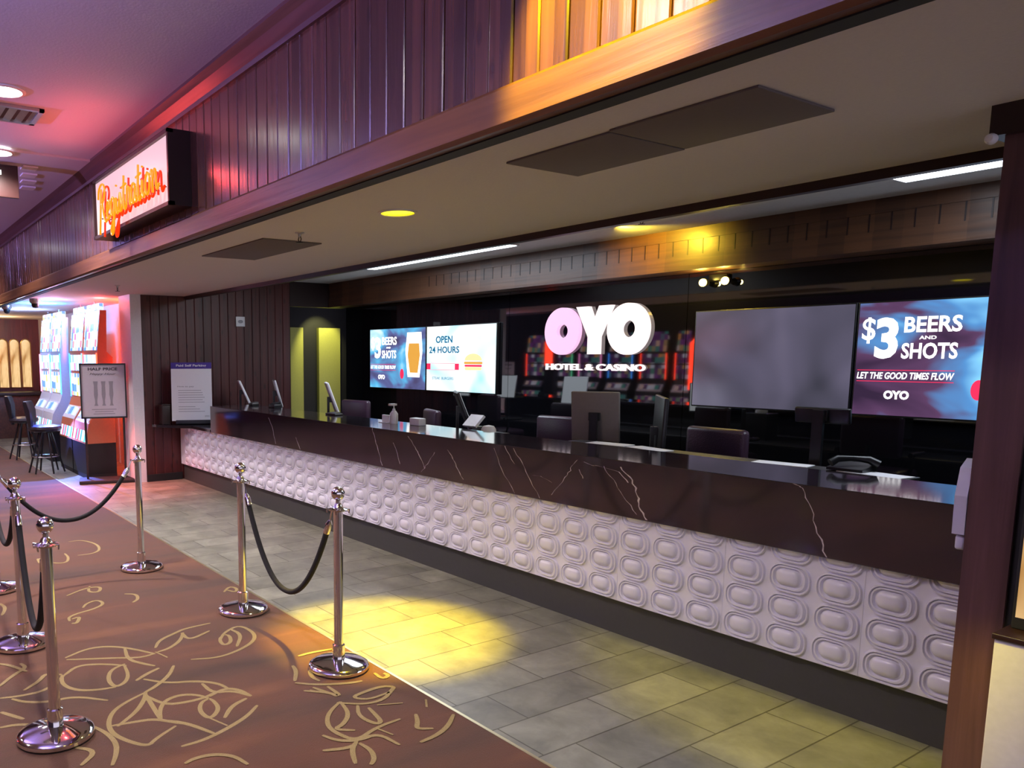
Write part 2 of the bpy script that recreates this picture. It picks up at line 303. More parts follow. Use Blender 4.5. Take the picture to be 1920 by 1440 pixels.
# ------------------------------------------------------------------ mesh builder
class MB:
    def __init__(s): s.v = []; s.f = []; s.m = []; s.cur = 0; s.smooth = []
    def add(s, vs, fs, sm=False):
        k = len(s.v); s.v += [tuple(v) for v in vs]
        for f in fs: s.f.append([k + i for i in f]); s.m.append(s.cur); s.smooth.append(sm)
        return s
    def box(s, x0, x1, y0, y1, z0, z1, bev=0.0):
        x0, x1 = min(x0, x1), max(x0, x1); y0, y1 = min(y0, y1), max(y0, y1); z0, z1 = min(z0, z1), max(z0, z1)
        if not bev:
            v = [(x, y, z) for z in (z0, z1) for y in (y0, y1) for x in (x0, x1)]
            return s.add(v, [(0, 2, 3, 1), (4, 5, 7, 6), (0, 1, 5, 4), (2, 6, 7, 3), (0, 4, 6, 2), (1, 3, 7, 5)])
        b = bmesh.new(); bmesh.ops.create_cube(b, size=1)
        for v in b.verts: v.co = Vector(((x0 + x1) / 2 + v.co.x * (x1 - x0), (y0 + y1) / 2 + v.co.y * (y1 - y0), (z0 + z1) / 2 + v.co.z * (z1 - z0)))
        bmesh.ops.bevel(b, geom=b.edges[:], offset=min(bev, 0.49 * min(x1 - x0, y1 - y0, z1 - z0)), segments=3, profile=0.5, affect='EDGES')
        b.verts.ensure_lookup_table(); b.verts.index_update()
        s.add([v.co[:] for v in b.verts], [[v.index for v in f.verts] for f in b.faces], True); b.free(); return s
    def lathe(s, c, prof, seg=32, ax='Z'):
        vs = []; n = len(prof)
        for i in range(seg):
            a = 2 * math.pi * i / seg; ca, sa = math.cos(a), math.sin(a)
            for r, z in prof:
                if ax == 'Z': vs.append((c[0] + r * ca, c[1] + r * sa, c[2] + z))
                elif ax == 'Y': vs.append((c[0] + r * ca, c[1] + z, c[2] + r * sa))
                else: vs.append((c[0] + z, c[1] + r * ca, c[2] + r * sa))
        fs = []
        for i in range(seg):
            j = (i + 1) % seg
            for k in range(n - 1): fs.append((i * n + k, j * n + k, j * n + k + 1, i * n + k + 1))
        return s.add(vs, fs, True)
    def tube(s, pts, r, seg=10, cap=True):
        pts = [Vector(p) for p in pts]; vs = []; n = len(pts); prev = None
        rr = r if hasattr(r, '__len__') else [r] * n
        for i, p in enumerate(pts):
            d = (pts[min(i + 1, n - 1)] - pts[max(i - 1, 0)]).normalized()
            if prev is None: u = d.orthogonal().normalized()
            else: u = (prev - d * prev.dot(d)); u = u.normalized() if u.length > 1e-6 else d.orthogonal().normalized()
            prev = u; w_ = d.cross(u)
            for k in range(seg):
                a = 2 * math.pi * k / seg; vs.append(p + (u * math.cos(a) + w_ * math.sin(a)) * rr[i])
        fs = [(i * seg + k, i * seg + (k + 1) % seg, (i + 1) * seg + (k + 1) % seg, (i + 1) * seg + k) for i in range(n - 1) for k in range(seg)]
        s.add(vs, fs, True)
        if cap: s.add(vs[:seg], [tuple(range(seg))[::-1]]); s.add(vs[-seg:], [tuple(range(seg))])
        return s
    def ball(s, c, r, seg=24, sc_=(1, 1, 1)):
        prof = [(r * math.sin(math.pi * k / 14), -r * math.cos(math.pi * k / 14)) for k in range(15)]
        k0 = len(s.v); s.lathe((0, 0, 0), prof, seg)
        for i in range(k0, len(s.v)): v = s.v[i]; s.v[i] = (c[0] + v[0] * sc_[0], c[1] + v[1] * sc_[1], c[2] + v[2] * sc_[2])
        return s
    def prism(s, poly, fn, d0, d1):
        """poly 2D, fn(u,v,d)->xyz"""
        n = len(poly); vs = [fn(u, v, d0) for u, v in poly] + [fn(u, v, d1) for u, v in poly]
        fs = [tuple(range(n)), tuple(range(2 * n - 1, n - 1, -1))] + [(i, i + n, (i + 1) % n + n, (i + 1) % n) for i in range(n)]
        return s.add(vs, fs)
    def build(s, name, mats, parent=None, world=True, fix=True):
        me = bpy.data.meshes.new(name); me.from_pydata(s.v, [], s.f)
        if not isinstance(mats, (list, tuple)): mats = [mats]
        for m_ in mats: me.materials.append(m_)
        me.polygons.foreach_set('material_index', s.m); me.polygons.foreach_set('use_smooth', s.smooth)
        if parent is not None and world: me.transform(Matrix.Translation(-parent.location))
        if fix:
            b = bmesh.new(); b.from_mesh(me); bmesh.ops.remove_doubles(b, verts=b.verts, dist=1e-5); bmesh.ops.recalc_face_normals(b, faces=b.faces); b.to_mesh(me); b.free()
        me.update()
        if any(s.smooth): me.set_sharp_from_angle(angle=R(40))
        o = bpy.data.objects.new(name, me); COL.objects.link(o)
        if parent is not None: o.parent = parent
        return o
def B(*a, bev=0.0): return MB().box(*a, bev=bev)
def tag(o, label=None, cat=None, group=None, kind=None):
    if label: o['label'] = label
    if cat: o['category'] = cat
    if group: o['group'] = group
    if kind: o['kind'] = kind
    return o
def struct(o, label=None, cat=None): return tag(o, label, cat, kind='structure')
def root(name, loc, label, cat, group=None, rz=0):
    o = bpy.data.objects.new(name, None); COL.objects.link(o); o.location = loc; o.rotation_euler = (0, 0, rz); o.empty_display_size = 0.1
    return tag(o, label, cat, group)
def copy_tree(o, parent=None):
    c = o.copy(); COL.objects.link(c)
    if parent is not None: c.parent = parent
    for ch in list(o.children): copy_tree(ch, c)
    return c
def text_mesh(body, x0, x1, z0, z1, place, bold=0.0, depth=0.004, shear=0.0, res=3):
    """lettering fitted to the box; place(u, v, d) maps to the world"""
    cu = bpy.data.curves.new('t', 'FONT'); cu.body = body; cu.offset = bold; cu.extrude = 0.5; cu.shear = shear; cu.resolution_u = res
    ob = bpy.data.objects.new('t', cu); COL.objects.link(ob)
    bpy.context.view_layer.update()
    me = bpy.data.meshes.new_from_object(ob); bpy.data.objects.remove(ob); bpy.data.curves.remove(cu)
    xs = [v.co.x for v in me.vertices]; ys = [v.co.y for v in me.vertices]
    ax, bx, ay, by = min(xs), max(xs), min(ys), max(ys); mb = MB()
    vs = [place(x0 + (v.co.x - ax) / (bx - ax) * (x1 - x0), z0 + (v.co.y - ay) / (by - ay) * (z1 - z0), depth * (v.co.z + 0.5)) for v in me.vertices]
    mb.add(vs, [tuple(p.vertices) for p in me.polygons]); bpy.data.meshes.remove(me)
    return mb
def on_y(Y): return lambda u, v, d: (u, Y - d, v)          # a face looking to -Y
def on_x(X): return lambda u, v, d: (X + d, u, v)          # a face looking to +X
def ell(cx, cy, rx, ry, n=28, a0=0, a1=360): return [(cx + rx * math.cos(R(a0 + (a1 - a0) * i / (n if a1 - a0 == 360 else n - 1))), cy + ry * math.sin(R(a0 + (a1 - a0) * i / (n if a1 - a0 == 360 else n - 1)))) for i in range(n)]
def rrect(cx, cy, w_, h_, r, n=5):
    out = []
    for sx, sy, a in ((1, 1, 0), (-1, 1, 90), (-1, -1, 180), (1, -1, 270)):
        for k in range(n + 1):
            t_ = R(a + 90 * k / n); out.append((cx + sx * (w_ / 2 - r) + r * math.cos(t_), cy + sy * (h_ / 2 - r) + r * math.sin(t_)))
    return out

# ================================================================== THE SETTING
GX0, GX1 = -18.5, 4.5
def planks(mb, u0, u1, z0, z1, step, place, gap=0.004, tilt=0.003):
    """v-grooved boards; place(u, d, z) with d = distance out of the wall"""
    n = int(round((u1 - u0) / step)); rnd = random.Random(3)
    for i in range(n):
        a, b = u0 + i * (u1 - u0) / n, u0 + (i + 1) * (u1 - u0) / n
        t0 = t1 = rnd.uniform(0, tilt)
        e0, e1 = rnd.uniform(-.0012, .0012), rnd.uniform(-.0012, .0012); pr = [(a, -0.006), (a + gap * .6, 0.004 + t0), (a + gap * 2.2, 0.008 + t0 + e0), (b - gap * 2.2, 0.008 + t1 + e1), (b - gap * .6, 0.004 + t1), (b, -0.006)]
        vs = [place(u, d, z) for z in (z0, z1) for u, d in pr]
        mb.add(vs, [(k, k + 1, k + 7, k + 6) for k in range(5)])
    return mb

struct(B(GX0, GX1, -7, 7.6, -0.10, 0.0).build('floor', M['tiles']))
# carpet with its golden scroll pattern (one mesh, two materials)
c = MB(); c.box(GX0, GX1, -7, 2.335, 0.0, 0.010)
c.cur = 1
def ribbon(mb, pts, w_, z):
    P = [Vector((x, y)) for x, y in pts]
    for _ in range(2):      # Chaikin smoothing
        if len(P) > 2:
            Q = [P[0]]
            for a, b in zip(P[:-1], P[1:]): Q += [a * .75 + b * .25, a * .25 + b * .75]
            Q.append(P[-1]); P = Q
    n = len(P); vs = []
    for i, p in enumerate(P):
        d = (P[min(i + 1, n - 1)] - P[max(i - 1, 0)]);
        if d.length < 1e-6: d = Vector((1, 0))
        d.normalize(); q = Vector((-d.y, d.x)) * (w_ * (0.45 + 0.55 * math.sin(math.pi * i / (n - 1)) ** 0.6) / 2)
        vs += [(p.x + q.x, p.y + q.y, z), (p.x - q.x, p.y - q.y, z)]
    mb.add(vs, [(2 * i, 2 * i + 1, 2 * i + 3, 2 * i + 2) for i in range(n - 1)])
for i_, s_ in enumerate(CARPET_STROKES): ribbon(c, s_, 0.024, 0.0104 + i_ * 4e-5)
for dx, dy, rot in ((-4.6, -0.9, 0), (-9.0, -0.3, 0), (0.2, -2.9, 1), (-4.2, -3.6, 1), (3.4, -0.6, 0), (-8.0, -3.4, 1), (3.2, -3.4, 0)):
    for i_, s_ in enumerate(CARPET_STROKES[:33]):
        q = [((-4.6 + (-(x + 4.6) if rot else (x + 4.6)) + dx), (1.2 + (-(y - 1.2) if rot else (y - 1.2)) + dy)) for x, y in s_]
        if all(GX0 < x < GX1 and y < 2.3 for x, y in q): ribbon(c, q, 0.024, 0.0104 + i_ * 4e-5)
co = c.build('carpet', [M['carpet'], M['stroke']], fix=False)
tag(co, 'brown casino carpet with golden swirling ring pattern beside the tiled floor', 'carpet')
struct(B(GX0, GX1, 2.335, 2.352, 0.0, 0.012).build('trim_1', M['strip']))

# ceilings
struct(B(-7.35, GX1, -7, 2.06, 3.45, 3.6).build('ceiling', M['ceil']))
struct(B(GX0, -7.35, -7, 2.06, 3.43, 3.6).build('ceiling', M['ceil']))
struct(B(GX0, GX1, 2.06, 4.0, 2.53, 2.66).build('ceiling', M['soffit']))
struct(B(GX0, GX1, 4.0, 7.6, 2.81, 2.95).build('ceiling', M['recess']))
# fascia: boards, crown, bottom rail, dark underside lip
f = MB(); f.box(GX0, GX1, 2.06, 2.20, 2.60, 3.45)
planks(f, -18.5, 4.5, 2.62, 3.36, 0.1275, lambda u, d, z: (u, 2.06 - d, z))
struct(f.build('wall_front', M['fascia'], fix=False))
cr = MB()
cr.prism([(2.06, 3.32), (2.03, 3.32), (2.025, 3.345), (1.985, 3.40), (1.95, 3.43), (1.95, 3.45), (2.06, 3.45)], lambda u, v, d: (d, u, v), GX0, GX1)
struct(cr.build('trim_2', M['crown']))
rl = MB(); rl.prism([(2.06, 2.50), (2.02, 2.50), (2.005, 2.515), (2.005, 2.63), (2.02, 2.645), (2.06, 2.645)], lambda u, v, d: (d, u, v), GX0, GX1)
struct(rl.build('trim_3', M['rail']))
struct(B(GX0, GX1, 2.06, 2.13, 2.495, 2.53).build('trim_4', M['blackmatte']))
struct(B(-10.45, GX1, 3.97, 4.02, 2.485, 2.81).build('trim_5', M['darkwood']))
# beam in front of the mirror wall, with the row of short pegs cut along it
bm_ = MB(); bm_.box(-10.45, GX1, 6.30, 6.58, 2.45, 2.81)
bm_.box(-10.45, GX1, 6.292, 6.30, 2.71, 2.81); bm_.box(-10.45, GX1, 6.288, 6.30, 2.45, 2.58)
bm_.cur = 1
for k in range(46):
    x = -8.0 + k * 0.146
    bm_.box(x, x + 0.010, 6.297, 6.30, 2.58, 2.71)
struct(bm_.build('trim_6', [M['beam'], M['darkwood']]))
# mirror wall
wb = MB(); xs = [-10.45, -9.72, -6.85, -4.52, -1.6, 1.0, 4.5]
for a, b in zip(xs[:-1], xs[1:]): wb.box(a + .003, b - .003, 6.60, 6.66, 0, 2.81)
wb.box(-10.45, 4.5, 6.662, 6.75, 0, 2.81)
struct(wb.build('wall_back', M['blackglass']))
# wood clad end wall
e = MB(); e.box(-10.62, -10.47, 3.36, 5.62, 0, 2.81)
planks(e, 3.36, 5.62, 0.10, 2.81, 0.127, lambda u, d, z: (-10.47 + d, u, z))
struct(e.build('wall_left', M['endwood'], fix=False))
struct(B(-10.47, -10.43, 3.36, 3.86, 0, 0.10).build('baseboard_left', M['blackmatte']))
struct(B(-10.62, -10.46, 5.62, 6.6, 2.45, 2.81).build('trim_7', M['darkwood']))
struct(B(-10.95, -10.45, 3.21, 3.355, 0, 2.53).build('trim_8', M['white']))
# corridor beyond the opening at the end of the mirror wall
struct(B(-11.6, -11.5, 5.5, 7.6, 0, 2.81).build('wall_corridor', M['blackmatte']))
struct(B(-11.5, -10.62, 5.5, 5.6, 0, 2.81).build('wall_corridor', M['darkwood']))
struct(B(-11.5, -10.45, 7.5, 7.6, 0, 2.81).build('wall_corridor', M['blackmatte']))
# wall behind the slot machines and far wall
struct(B(GX0, -10.95, 3.62, 3.70, 0, 2.53).build('wall_machines', M['white']))
struct(B(-11.0, -10.95, 3.355, 3.70, 0, 2.53).build('wall_niche', M['white']))
fw = MB(); fw.box(GX0 - .1, GX0, -7, 3.70, 0, 3.6); struct(fw.build('wall_far', M['endwood']))
struct(B(GX0, GX1, -7.1, -7.0, 0, 3.6).build('wall_opposite', plain('dim violet wall', (0.10, 0.06, 0.10), 0.7)))

# right hand column
cl = MB(); cl.box(-1.125, -0.99, 3.33, 3.47, 0, 2.53); cl.cur = 1
cl.box(-0.99, -0.955, 3.345, 6.6, 0, 2.53); cl.cur = 0
cl.box(-1.125, -0.99, 3.47, 3.80, 0, 2.53)
struct(cl.build('wall_right', [M['colwood'], M['blackmatte']]))
struct(B(-1.16, -0.90, 3.30, 3.52, 2.43, 2.53).build('trim_9', M['darkwood']))

# ================================================================== COUNTER
CX0, CX1 = -9.22, -1.13
ct = root('reception_counter', (-5.2, 4.0, 0), 'long reception counter with dark veined marble top and white embossed front', 'counter')
sl = MB(); sl.prism([(3.803, 0.758), (3.80, 0.761), (3.80, 1.087), (3.803, 1.09), (4.377, 1.09), (4.38, 1.087), (4.38, 1.058), (4.377, 1.055), (3.84, 1.055), (3.84, 0.758)], lambda u, v, d: (d, u, v), CX0, CX1); sl.box(CX0 - .001, CX0 + .03, 3.841, 4.376, 0.79, 1.054)
sl.cur = 1
VEINS = [(0.010, [(-1.982,1.089),(-1.939,1.073),(-1.895,0.985),(-1.851,0.869),(-1.807,0.763)]),(0.006,[(-3.879,1.078),(-3.80,0.99),(-3.733,0.911),(-3.621,0.768)]),(0.006,[(-3.114,1.042),(-3.04,0.97),(-2.955,0.882),(-2.861,0.787)]),(0.015,[(-2.994,1.052),(-2.904,0.985),(-2.86,0.90),(-2.842,0.837),(-2.794,0.767)]),(0.006,[(-3.321,1.058),(-3.36,1.0),(-3.407,0.935),(-3.519,0.805)]),(0.010,[(-4.57,0.998),(-4.51,0.94),(-4.474,0.879),(-4.387,0.793)]),(0.012,[(-7.6,1.049),(-7.515,0.956),(-7.433,0.779)]),(0.012,[(-5.595,1.085),(-5.56,1.0),(-5.513,0.919),(-5.44,0.775)]),(0.012,[(-5.071,1.058),(-5.0,0.99),(-4.934,0.932),(-4.856,0.821)]),(0.010,[(-6.979,0.887),(-6.892,0.769)]),(0.008,[(-4.89,0.787),(-4.82,0.86),(-4.731,0.962)]),(0.010,[(-3.262,1.051),(-3.2,1.035),(-3.158,1.04),(-2.993,1.021),(-2.93,0.965)]),(0.006,[(-3.968,1.085),(-3.86,0.969)]),(0.006,[(-4.074,1.059),(-3.989,0.917),(-3.853,0.767)]),(0.006,[(-3.693,0.913),(-3.612,0.916),(-3.518,0.886)]),(0.006,[(-3.302,0.999),(-3.265,0.947)]),(0.008,[(-5.278,0.987),(-5.185,0.818)])]
rnd = random.Random(11)
for w_, pts in VEINS:
    P = []
    for a, b in zip(pts[:-1], pts[1:]):
        for k in range(4): P.append((a[0] + (b[0] - a[0]) * k / 4 + rnd.uniform(-.009, .009), a[1] + (b[1] - a[1]) * k / 4))
    P.append(pts[-1]); n = len(P); vs = []
    for i, (x, z) in enumerate(P):
        ww = w_ * rnd.uniform(0.2, 1.0) / 2
        vs += [(x - ww, 3.7994, z), (x + ww, 3.7994, z)]
    sl.add(vs, [(2 * i, 2 * i + 1, 2 * i + 3, 2 * i + 2) for i in range(n - 1)])
sl.build('countertop', [M['marble'], M['vein']], ct, fix=False)
# embossed front: rounded-rectangle domes with two rims each
rp = MB(); PX0, PX1, PZ0, PZ1, PY = -10.42, -1.13, 0.225, 0.757, 3.845
rp.box(PX0, PX1, PY, PY + 0.03, PZ0, PZ1)
SX, SZ = 0.2265, 0.1535
for i in range(42):
    cx = -1.315 - i * SX
    if cx < PX0 + .1: break
    if i % 3 == 1: rp.box(cx - SX / 2 - .0012, cx - SX / 2 + .0012, PY - .002, PY, PZ0, PZ1)
    for j in range(4):
        cz = 0.305 + j * SZ
        prof = [(1.0, 1.0, .004, -.004, 0), (.97, .97, .004, -.004, .013), (.91, .91, .004, -.004, .014), (.86, .84, .003, -.003, .001), (.80, .78, .001, -.001, .015), (.72, .70, 0, 0, .015), (.66, .62, 0, 0, .001), (.60, .56, -.002, .002, .002), (.56, .52, -.002, .002, .014), (.46, .42, -.002, .002, .021), (.30, .26, -.002, .002, .026), (.12, .10, -.002, .002, .028)]
        W_, H_ = 0.205, 0.146; vs = []; N = 24
        for (a, b, ox, oz, d) in prof:
            for (u, v) in rrect(cx + ox, cz + oz, W_ * a, H_ * b, min(W_ * a, H_ * b) * .42): vs.append((u, PY - d, min(v, PZ1)))
        fs = [(r_ * N + k, r_ * N + (k + 1) % N, (r_ + 1) * N + (k + 1) % N, (r_ + 1) * N + k) for r_ in range(len(prof) - 1) for k in range(N)]
        fs.append(tuple(range((len(prof) - 1) * N, len(prof) * N)))
        rp.add(vs, fs, True)
rp.build('front_panel', M['relief'], ct, fix=False)
B(-10.42, -1.13, 3.885, 3.93, 0, 0.225).build('toe_kick', M['kick'], ct)
B(-10.42, -1.13, 3.93, 4.36, 0.0, 0.75).build('body', M['desk'], ct)

# low shelf at the wall end
sh = root('low_shelf', (-10.0, 3.8, 0), 'low marble shelf at the wood wall end of the counter, under the parking notice', 'shelf')
s2 = MB(); poly = [(-10.42, 3.44), (-10.25, 3.52), (-10.05, 3.66), (-9.88, 3.80), (-9.60, 3.80), (-9.24, 3.80), (-9.24, 4.30), (-10.42, 4.30)]
s2.prism(poly, lambda u, v, d: (u, v, d), 0.757, 0.792); s2.build('shelf_top', M['marble'], sh)

# desk surface behind the counter
dk = root('work_desk', (-5.4, 4.75, 0), 'long black work surface behind the marble counter', 'desk')
B(-10.4, -1.0, 4.385, 5.0, 0.735, 0.765, bev=.005).build('desktop', M['desk'], dk)
for x in (-10.0, -7.0, -4.0, -1.4): B(x, x + .03, 4.40, 4.98, 0, 0.735).build('desk_panel', M['desk'], dk)

# ================================================================== SCREENS ON THE MIRROR WALL
def wall_screen(x0, x1, label, scr, fill=None):
    z0, z1, Y = 1.242, 2.103, 6.55
    t = root('wall_screen', ((x0 + x1) / 2, Y, z0), label, 'screen', 'screens on the black wall')
    fr = MB(); fr.box(x0, x1, Y, 6.598, z0, z1, bev=.006); fr.build('housing', M['black'], t)
    MB().box(x0 + .012, x1 - .012, Y - .002, Y - .0005, z0 + .012, z1 - .012).build('display', scr, t)
    if fill: fill(t, x0, x1, z0, z1, Y - .0022)
    return t
def lt(t, name, body, x0, x1, z0, z1, Y, mat, bold=0.0, shear=0.0):
    text_mesh(body, x0, x1, z0, z1, on_y(Y), bold, 0.0015, shear).build(name, mat, t, fix=False)
def beers(t, x0, x1, z0, z1, Y):
    W_ = 1.345
    def U(k): return x0 + k * W_
    lt(t, 'lettering', '$', U(.03), U(.098), 1.79, 1.985, Y, M['txt'], .012)
    lt(t, 'lettering', '3', U(.10), U(.215), 1.675, 1.98, Y, M['txt'], .035)
    lt(t, 'lettering', 'BEERS', U(.24), U(.505), 1.865, 1.98, Y, M['txt'], .025)
    lt(t, 'lettering', 'AND', U(.315), U(.395), 1.815, 1.84, Y, M['txt'], .02)
    lt(t, 'lettering', 'SHOTS', U(.235), U(.495), 1.675, 1.79, Y, M['txt'], .025)
    lt(t, 'lettering', 'LET THE GOOD TIMES FLOW', U(.02), U(.49), 1.525, 1.575, Y, M['txt'], .02, .15)
    for z in (1.505, 1.588): MB().box(U(.02), U(.49), Y - .001, Y, z, z + .005).build('rule_line', M['txtred'], t)
    lt(t, 'lettering', 'OYO', U(.165), U(.29), 1.375, 1.44, Y, M['txt'], .05)
    g_ = MB(); g_.prism([(U(.70), 1.42), (U(.90), 1.42), (U(.945), 1.78), (U(.925), 2.03), (U(.69), 2.03), (U(.66), 1.78)], on_y(Y), 0, .001); g_.build('beer_glass', M['txt'], t)
    g_ = MB(); g_.prism([(U(.74), 1.48), (U(.87), 1.48), (U(.905), 1.72), (U(.89), 1.88), (U(.72), 1.88), (U(.70), 1.72)], on_y(Y - .0011), 0, .001); g_.build('beer', M['beer'], t)
    g_ = MB(); g_.prism(ell(U(.60), 1.46, .045, .07), on_y(Y), 0, .001); g_.build('cherry', M['txtred'], t)
def menu(t, x0, x1, z0, z1, Y):
    def U(k): return x0 + k * 1.345
    lt(t, 'lettering', 'OPEN', U(.15), U(.40), 1.875, 1.965, Y, M['txtblue'], .02)
    lt(t, 'lettering', '24', U(.05), U(.145), 1.745, 1.83, Y, M['txtblue'], .02); lt(t, 'lettering', 'HOURS', U(.18), U(.50), 1.745, 1.83, Y, M['txtblue'], .02)
    MB().box(U(.01), U(.07), Y - .001, Y, 1.53, 1.61).build('red_block', M['txtred'], t)
    MB().box(U(.44), U(.50), Y - .001, Y, 1.53, 1.61).build('red_block', M['txtred'], t)
    for z in (1.525, 1.61): MB().box(U(.07), U(.44), Y - .001, Y, z, z + .005).build('rule_line', M['txtred'], t)
    lt(t, 'lettering', 'STEAK', U(.10), U(.22), 1.40, 1.435, Y, M['txtblue'], 0); lt(t, 'lettering', 'BURGERS', U(.245), U(.42), 1.40, 1.435, Y, M['txtblue'], 0)
    MB().prism(ell(U(.70), 1.65, .16, .085, 20, 0, 180), on_y(Y), 0, .001).build('burger_bun', M['bun'], t)
    MB().prism(rrect(U(.70), 1.62, .34, .03, .014), on_y(Y), 0, .001).build('burger_filling', M['beer'], t)
    MB().prism(rrect(U(.70), 1.585, .32, .025, .012), on_y(Y), 0, .001).build('burger_relish', M['txtred'], t)
    MB().prism(rrect(U(.70), 1.55, .31, .04, .018), on_y(Y), 0, .001).build('burger_bun', M['bun'], t)
wall_screen(-9.71, -8.365, 'leftmost wall screen, showing $3 beers and shots with a beer glass', M['scrA'], beers)
wall_screen(-8.355, -7.0, 'pale blue wall screen reading open 24 hours with a burger', M['scrB'], menu)
wall_screen(-4.40, -3.035, 'dim grey wall screen showing no picture, right of the wall logo', M['scrgrey'])
wall_screen(-3.025, -1.66, 'rightmost wall screen, showing $3 beers and shots beside the wood column', M['scrA2'], beers)

# logo letters
lg = root('logo_lettering', (-5.57, 6.55, 1.55), 'glowing pale pink OYO letters with HOTEL & CASINO line on black wall', 'sign')
def disc_letter(cx, hx, rx, rz, ix, iz, mat):
    o = MB(); N = 48; vs = []
    for d in (0, .05):
        for i in range(N):
            a = 2 * math.pi * i / N; vs.append((cx + rx * math.cos(a), 6.598 - d, 1.968 + rz * math.sin(a)))
        for i in range(N):
            a = 2 * math.pi * i / N; vs.append((hx + ix * math.cos(a), 6.598 - d, 1.968 + iz * math.sin(a)))
    fs = []
    for i in range(N):
        j = (i + 1) % N
        fs += [(i, j, N + j, N + i), (2 * N + i, 3 * N + i, 3 * N + j, 2 * N + j), (i, 2 * N + i, 2 * N + j, j), (N + i, N + j, 3 * N + j, 3 * N + i)]
    o.add(vs, fs); o.build('letter', mat, lg)
disc_letter(-5.995, -5.985, .243, .252, .078, .075, M['oyo']); disc_letter(-5.145, -5.135, .245, .255, .085, .085, M['oyo2'])
y_ = MB(); y_.prism([(-5.80, 2.215), (-5.635, 2.215), (-5.565, 2.06), (-5.50, 2.215), (-5.335, 2.215), (-5.49, 1.90), (-5.49, 1.72), (-5.635, 1.72), (-5.635, 1.90)], lambda u, v, d: (u, 6.598 - d, v), 0, .05)
y_.build('letter', M['oyo2'], lg)
text_mesh('HOTEL & CASINO', -6.24, -4.94, 1.55, 1.62, lambda u, v, d: (u, 6.598 - d, v), .03, .02).build('lettering', M['oyo2'], lg, fix=False)

# ================================================================== REGISTRATION NEON SIGN
sg = root('registration_sign', (-6.15, 2.0, 2.72), 'wooden box sign with glowing red orange Registration neon script on wood fascia', 'sign')
bx = MB(); x0, x1, z0, z1, yf = -7.10, -5.20, 2.715, 3.205, 1.90
bx.box(x0, x1, yf + .03, 2.05, z0, z1)
for a in ((x0, x1, z0, z0 + .025), (x0, x1, z1 - .025, z1), (x0, x0 + .025, z0, z1), (x1 - .025, x1, z0, z1)): bx.box(a[0], a[1], yf - .01, yf + .03, a[2], a[3])
bx.build('box', M['darkwood'], sg)
B(x0 + .025, x1 - .025, yf + .015, yf + .029, z0 + .025, z1 - .025).build('face', M['signface'], sg)
GLY = {  # single-stroke script, unit x-height = 1
 'R': [[(0.0,-.5),(.12,.3),(.22,1.1),(.30,1.75)],[(-.08,1.3),(.0,1.75),(.35,2.0),(.72,1.85),(.72,1.35),(.40,1.0),(.22,.95)],[(.38,1.0),(.55,.35),(.72,-.05),(.98,.10)]],
 'e': [[(0,.35),(.35,.55),(.42,.85),(.25,1.0),(.08,.7),(.08,.25),(.28,0),(.55,.25)]],
 'g': [[(.45,.85),(.25,1.0),(.05,.7),(.08,.2),(.25,.08),(.42,.4),(.47,.95),(.42,0),(.30,-.75),(.05,-.85),(.0,-.55),(.25,-.2),(.6,.25)]],
 'i': [[(0,.3),(.15,1.0),(.12,.25),(.22,0),(.4,.25)],[(.18,1.35),(.20,1.42)]],
 's': [[(0,.2),(.22,1.05),(.25,.75),(.38,.4),(.28,.05),(.05,.1)],[(.3,.08),(.5,.3)]],
 't': [[(0,.3),(.15,1.0),(.22,1.6)],[(.22,1.6),(.14,.6),(.16,.1),(.28,0),(.45,.25)],[(-.02,1.1),(.42,1.18)]],
 'r': [[(0,.2),(.12,1.1),(.18,.88),(.36,.95),(.32,.35),(.38,.05),(.52,.22)]],
 'a': [[(.44,.85),(.25,1.0),(.05,.7),(.06,.2),(.22,.02),(.40,.4),(.46,.95),(.42,.3),(.48,.02),(.64,.25)]],
 'o': [[(.28,1.0),(.08,.8),(.04,.3),(.2,.02),(.42,.2),(.48,.7),(.30,1.0),(.42,.85),(.66,.85)]],
 'n': [[(0,.9),(.1,1.0),(.12,0)],[(.12,.5),(.28,.95),(.42,.9),(.42,.25),(.5,0),(.68,.25)]]}
adv = {'R': .86, 'e': .50, 'g': .56, 'i': .36, 's': .46, 't': .42, 'r': .48, 'a': .60, 'o': .60, 'n': .62}
wtot = sum(adv[c_] for c_ in 'Registration'); sc_u = 1.44 / wtot; u = 0
for k, ch in enumerate('Registration'):
    base = 2.775 + 0.035 * (u / wtot)
    def tubes(strokes):
        mb = MB()
        for st in strokes:
            P = [Vector((p[0], p[1])) for p in st]
            for _ in range(2):
                if len(P) > 2:
                    Q = [P[0]]
                    for a, b in zip(P[:-1], P[1:]): Q += [a * .75 + b * .25, a * .25 + b * .75]
                    Q.append(P[-1]); P = Q
            mb.tube([(-6.66 + (u + p.x) * sc_u, 1.825, base + p.y * 0.155) for p in P], 0.0085, 8)
        return mb
    def red_copy(mb, parent):  # added red glow behind the letter, for its red edge and face reflection
        m2 = MB(); m2.v = [(a + .030, b + .028, c - .018) for a, b, c in mb.v]; m2.f = mb.f; m2.m = mb.m; m2.smooth = mb.smooth
        m2.build('red_glow', M['neon'], sg).parent = parent
    main = tubes(GLY[ch][:1] if ch == 'i' else GLY[ch])
    x = -6.66 + (u + .2) * sc_u
    nl = main.build('neon_letter', M['neonyel'], sg); red_copy(main, nl)
    if ch == 'i':
        dot = tubes(GLY[ch][1:]); dot.build('letter_dot', M['neonyel'], sg).parent = nl; red_copy(dot, nl)
    B(x - .004, x + .004, 1.83, yf + .02, base + .04, base + .048).build('tube_support', M['black'], sg).parent = nl
    u += adv[ch]
# light of the neon tubes
for x_ in (-6.5, -6.05, -5.6): lamp('POINT', (x_ - .25, 1.55, 3.08), 3.2, (1.0, 0.07, 0.06), shadow_soft_size=.06)

